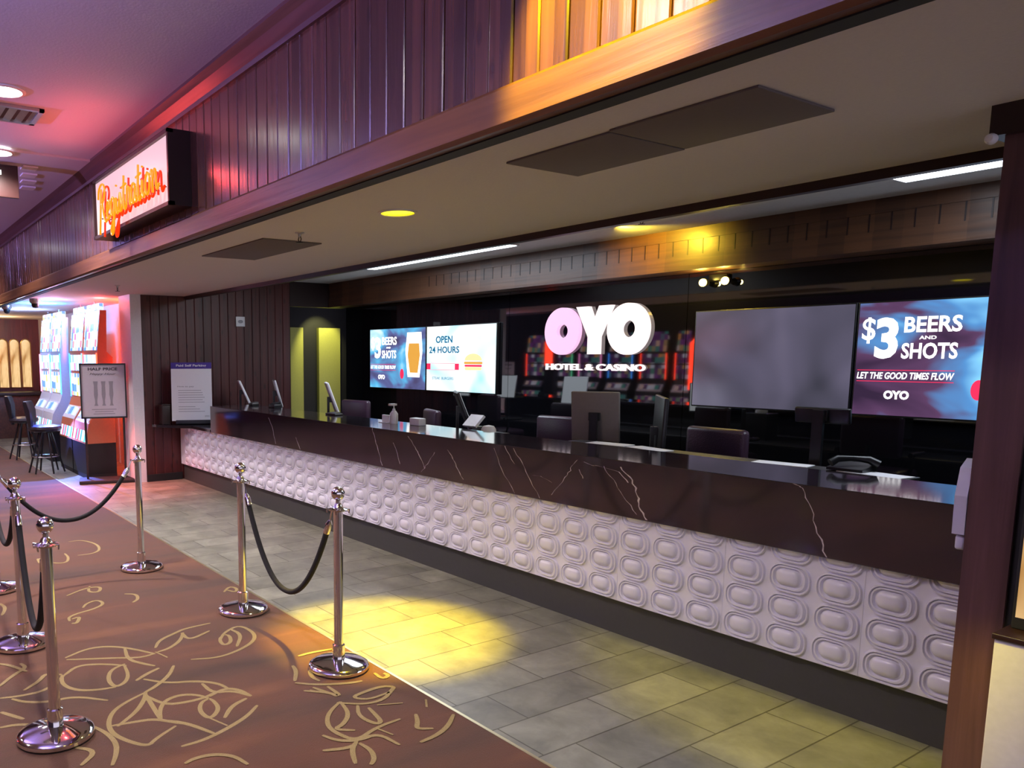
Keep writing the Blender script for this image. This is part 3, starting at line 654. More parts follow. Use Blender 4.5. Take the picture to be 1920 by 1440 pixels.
# ================================================================== CEILING FITTINGS
for i, (x, y) in enumerate(AISLE_CANS):
    zc = 3.45 if x > -7.35 else 3.43
    lab = {0: 'round white recessed light in the aisle ceiling beside the slatted air vent', 1: 'round white recessed light in the aisle ceiling behind the hanging dark sign'}.get(i, 'round white recessed light in the aisle ceiling')
    t = root('recessed_light', (x, y, zc), lab, 'ceiling light', 'white recessed ceiling lights')
    MB().lathe((x, y, zc), [(.135, 0), (.135, -.006), (.112, -.012), (.108, -.001)], 32).build('trim_ring', M['white'], t)
    MB().lathe((x, y, zc), [(.110, -.003), (.0001, -.003)], 32).build('lens', M['led_white'], t)
t = root('recessed_light', (-3.79, 2.75, 2.53), 'round yellow recessed light in the lower soffit ceiling', 'ceiling light')
MB().lathe((-3.79, 2.75, 2.53), [(.115, 0), (.115, -.005), (.098, -.009), (.095, -.001)], 32).build('trim_ring', M['soffit'], t)
MB().lathe((-3.79, 2.75, 2.53), [(.096, -.004), (.0001, -.004)], 32).build('lens', M['yellowlamp'], t)
t = root('recessed_light', (-1.75, 1.35, 3.45), 'amber recessed light close to the wood fascia', 'ceiling light')
MB().lathe((-1.75, 1.35, 3.45), [(.10, 0), (.10, -.006), (.075, -.010), (.0001, -.004)], 32).build('lens', M['amber'], t)
t = root('recessed_light', (-4.6, 5.55, 2.81), 'amber recessed light above the reception desk', 'ceiling light')
MB().lathe((-4.6, 5.55, 2.81), [(.08, 0), (.08, -.006), (.06, -.010), (.0001, -.004)], 32).build('lens', M['amber'], t)
# flush access panels
for (xa, xb, ya, yb, lab) in ((-6.21, -5.08, 2.52, 3.0, 'dark grey ceiling panel near the Registration sign'), (-2.585, -2.035, 2.45, 2.90, 'smaller dark grey ceiling panel, farther of the adjoining pair'), (-2.025, -1.46, 2.43, 2.89, 'larger dark grey ceiling panel, nearest to the viewer')):
    tag(B(xa, xb, ya, yb, 2.521, 2.5295, bev=.002).build('access_panel', M['panelgrey']), lab, 'ceiling panel', 'grey panels in the soffit')
# sprinklers
def sprinkler(x, y, z, lab):
    t = root('sprinkler', (x, y, z), lab, 'sprinkler', 'ceiling sprinklers')
    MB().lathe((x, y, z), [(.034, 0), (.03, -.006), (.012, -.01), (.012, -.03), (.0001, -.03)], 16).build('escutcheon', M['steel'], t)
    mb = MB(); 
    for s_ in (-1, 1): mb.tube([(x + s_ * .010, y, z - .028), (x + s_ * .02, y, z - .045), (x + s_ * .004, y, z - .066)], .0035, 6)
    mb.build('yoke', M['black'], t)
    MB().lathe((x, y, z), [(.0001, -.066), (.026, -.066), (.028, -.070), (.0001, -.072)], 16).build('deflector', M['black'], t)
sprinkler(-4.741, 2.628, 2.53, 'small ceiling sprinkler beside the grey panel near the Registration sign')
sprinkler(-9.26, 2.707, 2.53, 'small ceiling sprinkler near the white wall end and slot machines')
sprinkler(-7.68, 5.42, 2.795, 'small sprinkler on upper desk ceiling above the left wall screens')
sprinkler(-4.16, 5.42, 2.81, 'small sprinkler on upper desk ceiling above the wall logo')
# linear lights in the recess
for (xa, xb, ya, yb, lab) in ((-8.4, -5.85, 4.5, 5.75, 'long bright ceiling light panel above the left part of the desk'), (-2.47, -1.0, 4.7, 5.80, 'bright ceiling light panel near the right column')):
    t = root('ceiling_light', ((xa + xb) / 2, (ya + yb) / 2, 2.81), lab, 'ceiling light', 'light panels over the desk')
    mb = MB(); mb.box(xa, xb, ya, yb, 2.80, 2.81); mb.build('frame', M['white'], t)
    B(xa + .02, xb - .02, ya + .02, yb - .02, 2.795, 2.799).build('diffuser', M['cove'], t)
# aisle vent
t = root('air_vent', (-6.55, 0.95, 3.45), 'grey slatted air vent in the aisle ceiling beside the round light', 'vent')
X0, X1, Y0, Y1 = -6.47, -6.08, 0.55, 1.31
fr = MB()
for a in ((X0, X1, Y0, Y0 + .035), (X0, X1, Y1 - .035, Y1), (X0, X0 + .035, Y0, Y1), (X1 - .035, X1, Y0, Y1)): fr.box(*a, 3.43, 3.45)
fr.build('frame', M['steel'], t); B(X0 + .03, X1 - .03, Y0 + .03, Y1 - .03, 3.446, 3.449).build('duct_opening', M['blackmatte'], t)
for k in range(9):
    y = Y0 + .07 + k * .078
    s_ = MB(); s_.add([(X0 + .035, y, 3.447), (X1 - .035, y, 3.447), (X1 - .035, y + .05, 3.433), (X0 + .035, y + .05, 3.433)], [(0, 1, 2, 3)])
    s_.prism([(y, 3.447), (y + .05, 3.433), (y + .05, 3.437), (y, 3.45)], lambda u_, v_, d: (d, u_, v_), X0 + .035, X1 - .035); s_.build('slat', M['steel'], t)
# hanging direction sign, cropped by the frame
t = root('motion_sensor', (-1.15, 3.28, 2.42), 'tiny white sensor at the top of the right wood column', 'sensor')
MB().lathe((-1.15, 3.299, 2.42), [(.0001, -.03), (.012, -.028), (.018, -.012), (.018, 0), (.0001, 0)], 16, 'Y').build('body', M['whiteplastic'], t)
t = root('hanging_sign', (-7.75, 1.0, 3.11), 'dark hanging sign with white marks at the left ceiling edge', 'sign')
B(-7.77, -7.73, 0.55, 1.41, 3.12, 3.40, bev=.004).build('board', M['darkwood'], t)
for y in (.7, 1.2): MB().tube([(-7.75, y, 3.40), (-7.75, y, 3.43)], .006, 8).build('hanger', M['black'], t)
for k, z in enumerate((3.31, 3.19)): B(-7.73, -7.726, 1.12, 1.27 - .03 * k, z, z + .04).build('white_mark', M['txt'], t)
t = root('ceiling_louver', (-8.2, 1.55, 3.43), 'row of short pale slats on the ceiling beside the hanging sign', 'vent')
for k in range(4): B(-7.95 - k * .30, -7.80 - k * .30, 1.47 + k * .05, 1.60 + k * .05, 3.418, 3.43).build('slat', M['whiteplastic'], t)
# camera domes
for (x, y, lab) in ((-11.93, 2.31, 'small grey dome camera under the soffit beside the slot machines'), (-13.6, 2.2, 'small dome camera under the soffit at the left edge')):
    t = root('dome_camera', (x, y, 2.53), lab, 'camera', 'dome cameras')
    MB().lathe((x, y, 2.53), [(.075, 0), (.075, -.05), (.06, -.07), (.0001, -.07)], 24).build('housing', M['steel'], t)
    MB().lathe((x, y, 2.53), [(.052, -.07), (.05, -.10), (.035, -.125), (.0001, -.135)], 24).build('dome', M['black'], t)
# twin emergency lamp on the mirror wall
t = root('emergency_light', (-4.2, 6.6, 2.34), 'twin yellow spot lamp glowing on the black wall above the dim screen', 'wall light')
B(-4.30, -4.12, 6.56, 6.598, 2.36, 2.42, bev=.008).build('housing', M['black'], t)
for x in (-4.315, -4.105):
    h = MB().lathe((x, 6.57, 2.35), [(.0001, -.0), (.03, -.01), (.04, -.06), (.036, -.062)], 20, 'Y').build('lamp_head', M['black'], t)
    MB().ball((x, 6.505, 2.35), .034, 16).build('bulb', M['amber'], h, world=False)
    h.children[0].data.transform(Matrix.Translation(-t.location))
    lamp('POINT', (x, 6.46, 2.35), 5, (1, .72, .12), shadow_soft_size=.02)
# white plate on the end wall
t = root('wall_plate', (-10.45, 4.80, 2.14), 'small white plate with a dark symbol on the wood end wall', 'sign')
B(-10.452, -10.438, 4.73, 4.87, 2.135, 2.275, bev=.004).build('plate', M['whiteplastic'], t)
mb = MB(); mb.prism(ell(4.80, 2.205, .04, .024), on_x(-10.4379), 0, .002); mb.build('symbol', M['greyink'], t)

# ================================================================== STANCHIONS AND ROPES
def stanchion_parts(t):
    MB().lathe((0, 0, 0), [(.0001, 0), (.158, 0), (.165, .006), (.165, .022), (.158, .030), (.135, .036), (.09, .046), (.03, .056), (.0001, .056)], 48).build('base', M['chrome'], t, world=False)
    MB().lathe((0, 0, 0), [(.034, .05), (.034, .13), (.0255, .135), (.0255, .87), (.0001, .87)], 28).build('post', M['chrome'], t, world=False)
    MB().lathe((0, 0, 0), [(.0255, .868), (.034, .872), (.052, .876), (.053, .882), (.034, .886), (.026, .892), (.022, .905), (.013, .915), (.013, .93), (.0001, .93)], 28).build('collar', M['chrome'], t, world=False)
    MB().ball((0, 0, .966), .037, 28).build('ball_finial', M['chrome'], t, world=False)
    for a in range(4):
        mb = MB(); an = R(45 + 90 * a); p = Vector((math.cos(an), math.sin(an), 0))
        mb.tube([p * .045 + Vector((0, 0, .879)), p * .062 + Vector((0, 0, .882)), p * .060 + Vector((0, 0, .862))], .0045, 8)
        mb.build('hook', M['chrome'], t, world=False)
ST = {'near': (-3.512, .671), 'mid': (-4.80, .762), 'far': (-6.08, .80), 'wallend': (-6.081, 1.883), 'edgeL': (-4.659, 2.12), 'edgeR': (-3.489, 2.15)}
SL = {'near': 'chrome stanchion nearest the viewer, at the lower left of the photo', 'mid': 'chrome stanchion just behind the nearest one, with ropes on both sides', 'far': 'chrome stanchion cut off by the left edge of the photo', 'wallend': 'farthest chrome stanchion, standing before the white wall end', 'edgeL': 'chrome stanchion at the carpet edge holding the left end of the short rope', 'edgeR': 'chrome stanchion at the carpet edge beside the yellow light pool'}
proto = None
for k, (x, y) in ST.items():
    if proto is None:
        proto = root('rope_stanchion', (x, y, .0132), SL[k], 'stanchion', 'chrome queue stanchions'); stanchion_parts(proto)
    else:
        c_ = copy_tree(proto); c_.location = (x, y, .0132); c_['label'] = SL[k]
def rope(a, b, zl, lab, dy=0):
    pa, pb = Vector((*ST[a], .875)), Vector((*ST[b], .875)); d = (pb - pa); d.z = 0; L_ = d.length; d.normalize()
    p0, p1 = pa + d * .062, pb - d * .062
    t = root('velvet_rope', ((p0 + p1) / 2).xy.to_3d() + Vector((0, 0, zl)), lab, 'rope', 'black velvet ropes')
    def P(u): 
        q = p0.lerp(p1, u); s_ = abs(2 * u - 1)
        q.z = zl + (.862 - zl) * (s_ ** 2.1); return q
    mb = MB(); mb.tube([P(.03 + .94 * i / 40) for i in range(41)], .0165, 14); mb.build('cord', M['rope'], t)
    for u0, u1 in ((.03, .10), (.97, .90)):
        e_ = MB(); A_, B_ = P(u0), P(u1); v = (B_ - A_).normalized()
        e_.tube([A_ - v * .03, A_ - v * .012, A_, A_ + v * .055], [.008, .016, .020, .0195], 16); e_.build('end_cap', M['chrome'], t)
        h_ = MB(); A2 = A_ - v * .03; base = pa if u0 < .5 else pb
        h_.tube([A2, A2 - v * .012 + Vector((0, 0, .012)), base + (d if u0 < .5 else -d) * .055 + Vector((0, 0, .012))], .0045, 8); h_.build('snap_hook', M['chrome'], t)
rope('edgeL', 'edgeR', .30, 'short black velvet rope between two stanchions at the carpet edge')
rope('near', 'mid', .33, 'black velvet rope hanging from the stanchion nearest the viewer')
rope('mid', 'far', .50, 'black velvet rope at the left edge of the photo')
rope('far', 'wallend', .47, 'long black velvet rope reaching to the farthest stanchion')

# ================================================================== DESK THINGS
DT = 0.765
def monitor(x, y, rz, lab, w_=.52, h_=.32, cz=1.27, tilt=12, back='black', face='monitorlit', th=.03):
    t = root('desk_monitor', (x, y, DT), lab, 'monitor', 'monitors on the work desk', rz)
    rt = Matrix.Translation((0, 0, cz - DT)) @ Matrix.Rotation(R(tilt), 4, 'X')
    def tr(mb): mb.v = [tuple(rt @ Vector(v)) for v in mb.v]; return mb
    tr(B(-w_ / 2, w_ / 2, -th, 0, -h_ / 2, h_ / 2, bev=.008)).build('back_shell', M[back], t, world=False)
    tr(B(-w_ / 2 + .01, w_ / 2 - .01, 0, .0015, -h_ / 2 + .01, h_ / 2 - .01)).build('display', M[face], t, world=False)
    mb = MB(); mb.box(-.03, .03, -.075, -.05, .01, cz - DT + .03); tr2 = mb.build('stand', M['black'], t, world=False)
    mb = MB(); mb.box(-.04, .04, -.06, -.02, cz - DT - .03, cz - DT + .03); mb.build('mount', M['black'], t, world=False)
    MB().lathe((0, -.06, 0), [(.0001, .012), (.10, .010), (.11, 0), (.0001, 0)], 24).build('foot', M['black'], t, world=False)
    return t
monitor(-9.95, 4.62, R(-20), 'small monitor with bright side, nearest to the wood end wall', .30, .36, 1.22, 24, 'whiteplastic')
monitor(-8.93, 4.62, R(-24), 'dark edge-on monitor left of the corridor opening', .30, .36, 1.24, 15, 'steel')
monitor(-7.58, 4.62, R(-27), 'thin tilted monitor in front of the yellow-green doorway', .34, .42, 1.22, 20, 'whiteplastic')
monitor(-5.45, 4.72, R(-36), 'black edge-on tilted monitor below the pale blue wall screen', .45, .36, 1.22, 22)
monitor(-3.97, 4.74, R(24), 'grey-backed monitor seen from behind below the wall logo', .36, .38, 1.25, 8, 'warmgrey', 'black')
monitor(-3.55, 4.95, R(-48), 'large black monitor behind the grey-backed one', .60, .50, 1.16, -2, 'black', 'black')
monitor(-2.33, 4.74, R(2), 'black monitor on a tall grey post below the dim wall screen', .30, .09, 1.36, 10, 'black', 'black')
# payment terminal
t = root('card_terminal', (-5.05, 4.52, DT), 'card terminal with white lit screen tilted up behind the counter', 'terminal')
B(-5.12, -5.06, 4.47, 4.62, DT, 1.10, bev=.01).build('pedestal', M['black'], t)
mb = MB(); mb.prism([(4.42, 1.115), (4.44, 1.10), (4.54, 1.19), (4.52, 1.205)], lambda u_, v_, d: (d, u_, v_), -5.13, -4.97); mb.build('screen_panel', M['whiteplastic'], t)
# white mouse-shaped dome
tag(MB().lathe((-4.93, 4.42 + .12, 1.06), [(.065, 0), (.062, .03), (.045, .055), (.0001, .064)], 24).build('white_dome_bell', M['whiteplastic']), 'rounded white object right of the card terminal', 'bell')
tag(B(-5.04, -4.80, 4.42, 4.66, DT, 1.06, bev=.005).build('riser_box', M['black']), 'black riser box under the rounded white object', 'box')
# sanitiser pump
t = root('sanitizer_bottle', (-5.83, 4.20, 1.09), 'clear sanitizer bottle with white pump on the marble counter', 'bottle')
MB().lathe((-5.83, 4.20, 1.09), [(.0001, 0), (.036, 0), (.038, .01), (.038, .09), (.02, .115), (.014, .12), (.014, .135), (.0001, .135)], 24).build('body', M['whiteplastic'], t)
mb = MB(); mb.tube([(-5.83, 4.20, 1.22), (-5.83, 4.20, 1.26)], .006, 10); mb.box(-5.85, -5.81, 4.15, 4.22, 1.255, 1.272); mb.build('pump', M['whiteplastic'], t)
t = root('card_holder', (-5.96, 4.22, 1.09), 'small clear card holder beside the sanitizer bottle', 'holder')
B(-6.02, -5.90, 4.20, 4.22, 1.09, 1.16).build('pocket', M['paper'], t); B(-6.02, -5.90, 4.16, 4.26, 1.09, 1.095).build('foot', M['whiteplastic'], t)
tag(B(-5.62, -5.48, 4.22, 4.30, 1.09, 1.155, bev=.006).build('note_box', M['paper']), 'small cream box on the marble counter right of the sanitizer bottle', 'box')
# papers
for (x, y, w_, d_, rz, lab) in ((-3.62, 4.475, .30, .15, 8, 'white paper sheet beside the grey-backed monitor foot'), (-3.28, 4.46, .30, .13, -12, 'white paper sheet behind the counter between the monitors'), (-2.40, 4.46, .30, .13, 8, 'white paper sheet behind the counter at the grey post'), (-1.92, 4.465, .32, .14, -8, 'pale blue lit paper sheet near the right end of the counter')):
    o = B(-w_ / 2, w_ / 2, -d_ / 2, d_ / 2, 0, .004).build('paper_sheet', M['paper']); o.location = (x, y, 1.0855); o.rotation_euler = (0, 0, R(rz)); tag(o, lab, 'paper', 'papers behind the counter')
t = root('document_shelf', (-2.9, 4.5, DT), 'low black shelf behind the right half of the counter carrying papers', 'shelf')
B(-3.95, -1.75, 4.395, 4.56, 1.07, 1.085, bev=.004).build('shelf_board', M['desk'], t)
for x in (-3.94, -2.9, -1.77): B(x, x + .015, 4.395, 4.56, DT, 1.07).build('support', M['desk'], t)
# tangled black phone
t = root('desk_phone', (-2.04, 4.48, 1.09), 'black phone with handset lying on the papers near the column', 'phone')
mb = MB(); mb.prism([(4.42, 1.091), (4.58, 1.091), (4.58, 1.128), (4.42, 1.105)], lambda u_, v_, d: (d, u_, v_), -2.14, -1.96); mb.build('base', M['black'], t)
mb = MB(); mb.tube([(-2.12, 4.42, 1.128), (-2.10, 4.45, 1.15), (-2.04, 4.50, 1.155), (-1.98, 4.53, 1.15), (-1.94, 4.55, 1.128)], [.022, .02, .013, .02, .022], 12); mb.build('handset', M['black'], t)
# left part clutter on the counter
for (x, y, w_, h_, lab, mt, nm) in ((-9.0, 4.30, .10, .05, 'small black stapler on the counter left of the edge-on monitor', 'black', 'stapler'), (-8.45, 4.32, .14, .07, 'black card reader on the marble counter by the corridor', 'black', 'card_reader'), (-7.05, 4.30, .20, .03, 'flat black keyboard at the counter edge left of the sanitizer bottle', 'black', 'keyboard')):
    t = root(nm, (x, y, 1.09), lab, nm.replace('_', ' '))
    B(x - w_ / 2, x + w_ / 2, y - .05, y + .05, 1.09, 1.09 + h_ * .6, bev=.006).build('body', M[mt], t)
    mb = MB(); mb.prism([(y - .045, 1.09 + h_ * .6), (y + .045, 1.09 + h_ * .6), (y + .045, 1.09 + h_), (y - .03, 1.09 + h_ * .75)], lambda u_, v_, d: (d, u_, v_), x - w_ * .4, x + w_ * .4); mb.build('top', M['steel'] if nm == 'stapler' else M['black'], t)
# parking notice on the low shelf
t = root('parking_notice', (-10.10, 3.90, .792), 'upright white notice with purple header on the low shelf', 'sign', None, R(66))
tl = Matrix.Rotation(R(-5), 4, 'X')
def T(mb): mb.v = [tuple(tl @ Vector(v)) for v in mb.v]; return mb
T(B(-.27, .27, 0, .008, .05, .84)).build('board', M['paper'], t, world=False)
T(B(-.27, .27, -.001, 0, .755, .84)).build('header', M['purpleink'], t, world=False)
T(text_mesh('Paid Self Parking', -.20, .20, .775, .815, lambda u_, v_, d: (u_, -.0012 - d, v_), .02, .001)).build('lettering', M['paper'], t, world=False, fix=False)
T(text_mesh('How to pay', -.19, .03, .50, .525, lambda u_, v_, d: (u_, -.0005 - d, v_), .01, .001)).build('lettering', M['greyink'], t, world=False, fix=False)
mb = MB(); rr_ = random.Random(5)
for k in range(9):
    z = .46 - k * .032 - (.03 if k > 5 else 0); mb.box(-.18, -.18 + rr_.uniform(.22, .36), -.0012, 0, z, z + .006)
T(mb).build('text_lines', M['greyink'], t, world=False)
T(text_mesh('OYO', .17, .23, .10, .12, lambda u_, v_, d: (u_, -.0005 - d, v_), .03, .001)).build('lettering', M['greyink'], t, world=False, fix=False)
T(B(-.22, .28, -.02, .05, .004, .06, bev=.008)).build('foot', M['black'], t, world=False)
t = root('drop_box', (-10.32, 3.62, .792), 'small dark wooden box on the low shelf left of the notice', 'box')
B(-10.39, -10.23, 3.53, 3.64, .794, 1.05, bev=.006).build('body', M['darkwood'], t); B(-10.395, -10.225, 3.525, 3.645, 1.05, 1.07, bev=.004).build('lid', M['darkwood'], t)

# office chairs
def office_chair(x, y, rz, lab, w_=.46, bh=.34, top=1.15):
    t = root('office_chair', (x, y, 0), lab, 'chair', 'office chairs behind the desk', rz)
    k = MB()
    k.box(-w_ / 2, w_ / 2, .17, .25, top - bh, top, bev=.035); k.build('backrest', M['leather'], t, world=False)
    B(-.25, .25, -.25, .22, .56, .66, bev=.04).build('seat', M['leather'], t, world=False)
    mb = MB(); mb.tube([(0, .2, .57), (0, .29, .62), (0, .26, top - bh + .1)], .02, 10); mb.build('back_bar', M['black'], t, world=False)
    MB().lathe((0, 0, 0), [(.028, .10), (.028, .40), (.018, .41), (.018, .57), (.0001, .57)], 20).build('gas_lift', M['steel'], t, world=False)
    for a in range(5):
        an = R(72 * a + 20); mb = MB(); mb.tube([(0, 0, .12), (.3 * math.cos(an), .3 * math.sin(an), .075)], [.025, .016], 10); lg_ = mb.build('leg', M['black'], t, world=False)
        w2 = MB().ball((.3 * math.cos(an), .3 * math.sin(an), .032), .032, 14); w2.build('caster', M['black'], lg_, world=False)
    for s_ in (-1, 1):
        mb = MB(); mb.tube([(s_ * .26, .1, .60), (s_ * .30, .08, .72), (s_ * .30, .10, .82)], .014, 8); mb.tube([(s_ * .30, .16, .82), (s_ * .30, -.14, .82)], .022, 8); mb.build('armrest', M['black'], t, world=False)
office_chair(-8.38, 5.25, R(8), 'purple leather office chair at the left, in front of the black wall', .52, .36, 1.15)
office_chair(-6.97, 5.30, R(-20), 'dark office chair behind the sanitizer bottle', .46, .34, 1.11)
office_chair(-4.95, 5.20, R(6), 'purple-brown office chair below the glowing wall logo', .42, .36, 1.16)
office_chair(-3.42, 5.20, R(-4), 'dark leather office chair in front of the dim grey screen', .50, .38, 1.17)

# hand sanitiser dispenser on the column
t = root('wall_dispenser', (-1.17, 3.43, 1.03), 'white wall dispenser fixed on the wood column above the counter', 'dispenser')
mb = MB(); mb.prism([(3.33, 1.06), (3.45, 1.03), (3.46, 1.28), (3.40, 1.33), (3.35, 1.30), (3.325, 1.20)], lambda u_, v_, d: (d, u_, v_), -1.127, -1.165); mb.build('cover', M['bag'], t)
B(-1.16, -1.128, 3.345, 3.45, 1.0, 1.055, bev=.01).build('drip_tray', M['bag'], t)
t = root('white_cabinet', (-.80, 3.6, 0), 'white box-shaped cabinet cut off by the right edge', 'cabinet')
B(-0.94, -0.5, 3.10, 3.34, 0, .78, bev=.006).build('body', M['white'], t); B(-0.945, -0.49, 3.09, 3.35, .78, .80, bev=.004).build('top', M['darkwood'], t)
t = root('backlit_bottle_display', (-.7, 3.6, .8), 'amber glowing display on the white cabinet at the right edge', 'display')
B(-.93, -.6, 3.20, 3.34, .80, 1.3, bev=.004).build('case', M['blackmatte'], t); B(-.92, -.61, 3.197, 3.199, .84, 1.26).build('lit_panel', M['goldglow'], t)

# ================================================================== SLOT MACHINES
def slot_machine(x, y, rz, lab, grp, glowcol='blueled', scr='slotA', belly='slotB', side='ad1', topper='screens', H=2.35):
    """front faces local -Y; width along X, .78 wide"""
    t = root('slot_machine', (x, y, .0132 if y < 0 else 0), lab, 'slot machine', grp, rz); W_ = .39
    B(-W_, W_, 0, .42, 0, .06).build('plinth', M['blackmatte'], t, world=False)
    mb = MB(); mb.prism([(0, .06), (.42, .06), (.42, .50), (0, .50)], lambda u_, v_, d: (d, u_, v_), -W_ + .01, W_ - .01); mb.build('base_cabinet', M['black'], t, world=False)
    mb = MB(); mb.prism([(0.0, .50), (.42, .50), (.42, 1.0), (.42, 1.70), (.34, 1.78), (.36, H), (.27, H), (.21, 1.75), (.21, 1.10), (.17, .98), (.05, .78)], lambda u_, v_, d: (d, u_, v_), -W_, W_); mb.build('upper_cabinet', M[side], t, world=False)
    def slab(name, p0, p1, mat, x0=-W_ + .03, x1=W_ - .03, out=.006):
        (a, z0), (b, z1) = p0, p1; L_ = math.hypot(b - a, z1 - z0); nx, nz = -(z1 - z0) / L_, (b - a) / L_
        mb = MB(); mb.prism([(a, z0), (b, z1), (b + nx * out, z1 + nz * out), (a + nx * out, z0 + nz * out)], lambda u_, v_, d: (d, u_, v_), x0, x1)
        return mb.build(name, M[mat], t, world=False)
    slab('belly_glass', (.005, .52), (.055, .76), belly)
    slab('button_deck', (.055, .79), (.165, .97), 'whiteplastic')
    slab('deck_display', (.085, .84), (.155, .955), scr, -.3, .3, .012)
    slab('lower_screen', (.21, 1.12), (.21, 1.46), scr); slab('middle_screen', (.21, 1.50), (.21, 1.74), scr)
    slab('upper_screen', (.216, 1.80), (.266, 2.30), scr)
    for s_ in (-1, 1):
        slab('light_strip', (.205, 1.10), (.205, 1.76), glowcol, s_ * (W_ - .002), s_ * (W_ - .022), .012)
    B(-W_ + .05, W_ - .05, .28, .34, H, H + .10, bev=.01).build('topper', M[scr], t, world=False)
    mb = MB(); mb.tube([(-.0, .31, H + .10), (-.0, .31, H + .14)], .012, 8); mb.build('antenna', M['steel'], t, world=False)
    return t
S0 = 'bright slot machines beside the white wall end'
slot_machine(-11.50, 2.72, 0, 'slot machine with orange side, closest to the half price poster', S0, 'redled')
slot_machine(-12.32, 2.72, 0, 'second slot machine, left of the one with the orange side', S0, 'blueled')
slot_machine(-13.75, 2.72, 0, 'third slot machine, left of the blue lit gap', S0, 'blueled', side='whiteplastic')
slot_machine(-14.57, 2.72, 0, 'farthest slot machine in the bright row by the left edge', S0, 'pinkled', side='whiteplastic')
# blue-lit wall between the two pairs, its light put in as a glowing panel
t = root('blue_glow_wall', (-13.03, 3.2, 0), 'upright panel glowing blue in place of a blue-lit wall, between the two pairs of slot machines', 'light panel')
B(-13.32, -12.74, 3.10, 3.3, 0, 2.2, bev=.004).build('panel', M['black'], t)
B(-13.28, -12.78, 3.095, 3.099, .7, 2.15).build('lit_face', glow('blue lit face', (0.0, 0.16, 0.75), 1.2), t)
# red light column between machines and wall end
t = root('neon_column', (-11.0, 3.5, 0), 'red glowing light column between the slot machines and the white wall end', 'light panel')
B(-11.06, -11.00, 3.52, 3.60, .1, 2.3, bev=.01).build('tube_housing', M['white'], t); MB().tube([(-11.03, 3.50, .2), (-11.03, 3.50, 2.2)], .014, 10).build('neon_tube', M['redled'], t)
lamp('AREA', (-11.05, 3.28, 1.9), 90, (1.0, 0.10, 0.02), shape='RECTANGLE', size=.15, size_y=.9, target=(-11.4, 3.6, 1.8))
lamp('POINT', (-11.35, 3.05, 2.45), 9, (1.0, 0.12, 0.10), shadow_soft_size=.05)
lamp('POINT', (-11.9, 2.55, 2.42), 12, (1.0, 0.35, 0.65), shadow_soft_size=.08)
lamp('POINT', (-12.9, 2.6, 2.42), 45, (0.10, 0.45, 1.0), shadow_soft_size=.08)
lamp('POINT', (-14.6, 2.6, 2.42), 45, (0.35, 0.50, 1.0), shadow_soft_size=.08)
lamp('SPOT', (-12.1, 2.5, 1.0), 380, (0.15, 0.22, 1.0), spot_size=R(120), spot_blend=.8, target=(-11.6, 2.3, 0))
lamp('SPOT', (-10.3, 2.6, 1.5), 220, (1.0, 0.10, 0.09), spot_size=R(90), spot_blend=.8, target=(-10.0, 2.75, 0))

# poster stand
t = root('poster_stand', (-10.76, 2.90, 0), 'framed half price poster on a heavy black floor stand by slot machines', 'sign', None, R(75))
B(-.36, .36, -.17, .20, 0, .05, bev=.012).build('base', M['blackmatte'], t, world=False)
for s_ in (-1, 1): B(s_ * .25 - .015, s_ * .25 + .015, .0, .03, .05, 1.55, bev=.004).build('upright', M['black'], t, world=False)
fr = MB()
for a in ((-.30, .30, .88, .90), (-.30, .30, 1.60, 1.62), (-.30, -.28, .88, 1.62), (.28, .30, .88, 1.62)): fr.box(a[0], a[1], -.03, 0, a[2], a[3])
fr.build('frame', M['black'], t, world=False)
B(-.285, .285, -.02, -.004, .89, 1.61).build('poster', M['greypaper'], t, world=False)
pl = lambda u_, v_, d: (u_, -.0205 - d, v_)
text_mesh('HALF PRICE', -.19, .19, 1.525, 1.565, pl, .03, .001).build('lettering', M['ink'], t, world=False, fix=False)
text_mesh('Happy Hour', -.17, .17, 1.455, 1.495, pl, .0, .001, .4).build('lettering', M['ink'], t, world=False, fix=False)
for cx in (-.10, 0.0, .10):
    gl = MB(); prof = [(.030, 1.38), (.022, 1.32), (.026, 1.20), (.014, 1.12), (.014, 1.08), (.026, 1.05)]
    gl.prism([(cx - a, z) for a, z in prof] + [(cx + a, z) for a, z in prof[::-1]], pl, 0, .001); gl.build('tall_glass_print', M['greyink'], t, world=False)
mb = MB()
for z, a in ((.995, .16), (.965, .12), (.935, .14)): mb.box(-a, a, -.0215, -.0205, z, z + .010)
mb.build('text_lines', M['greyink'], t, world=False)

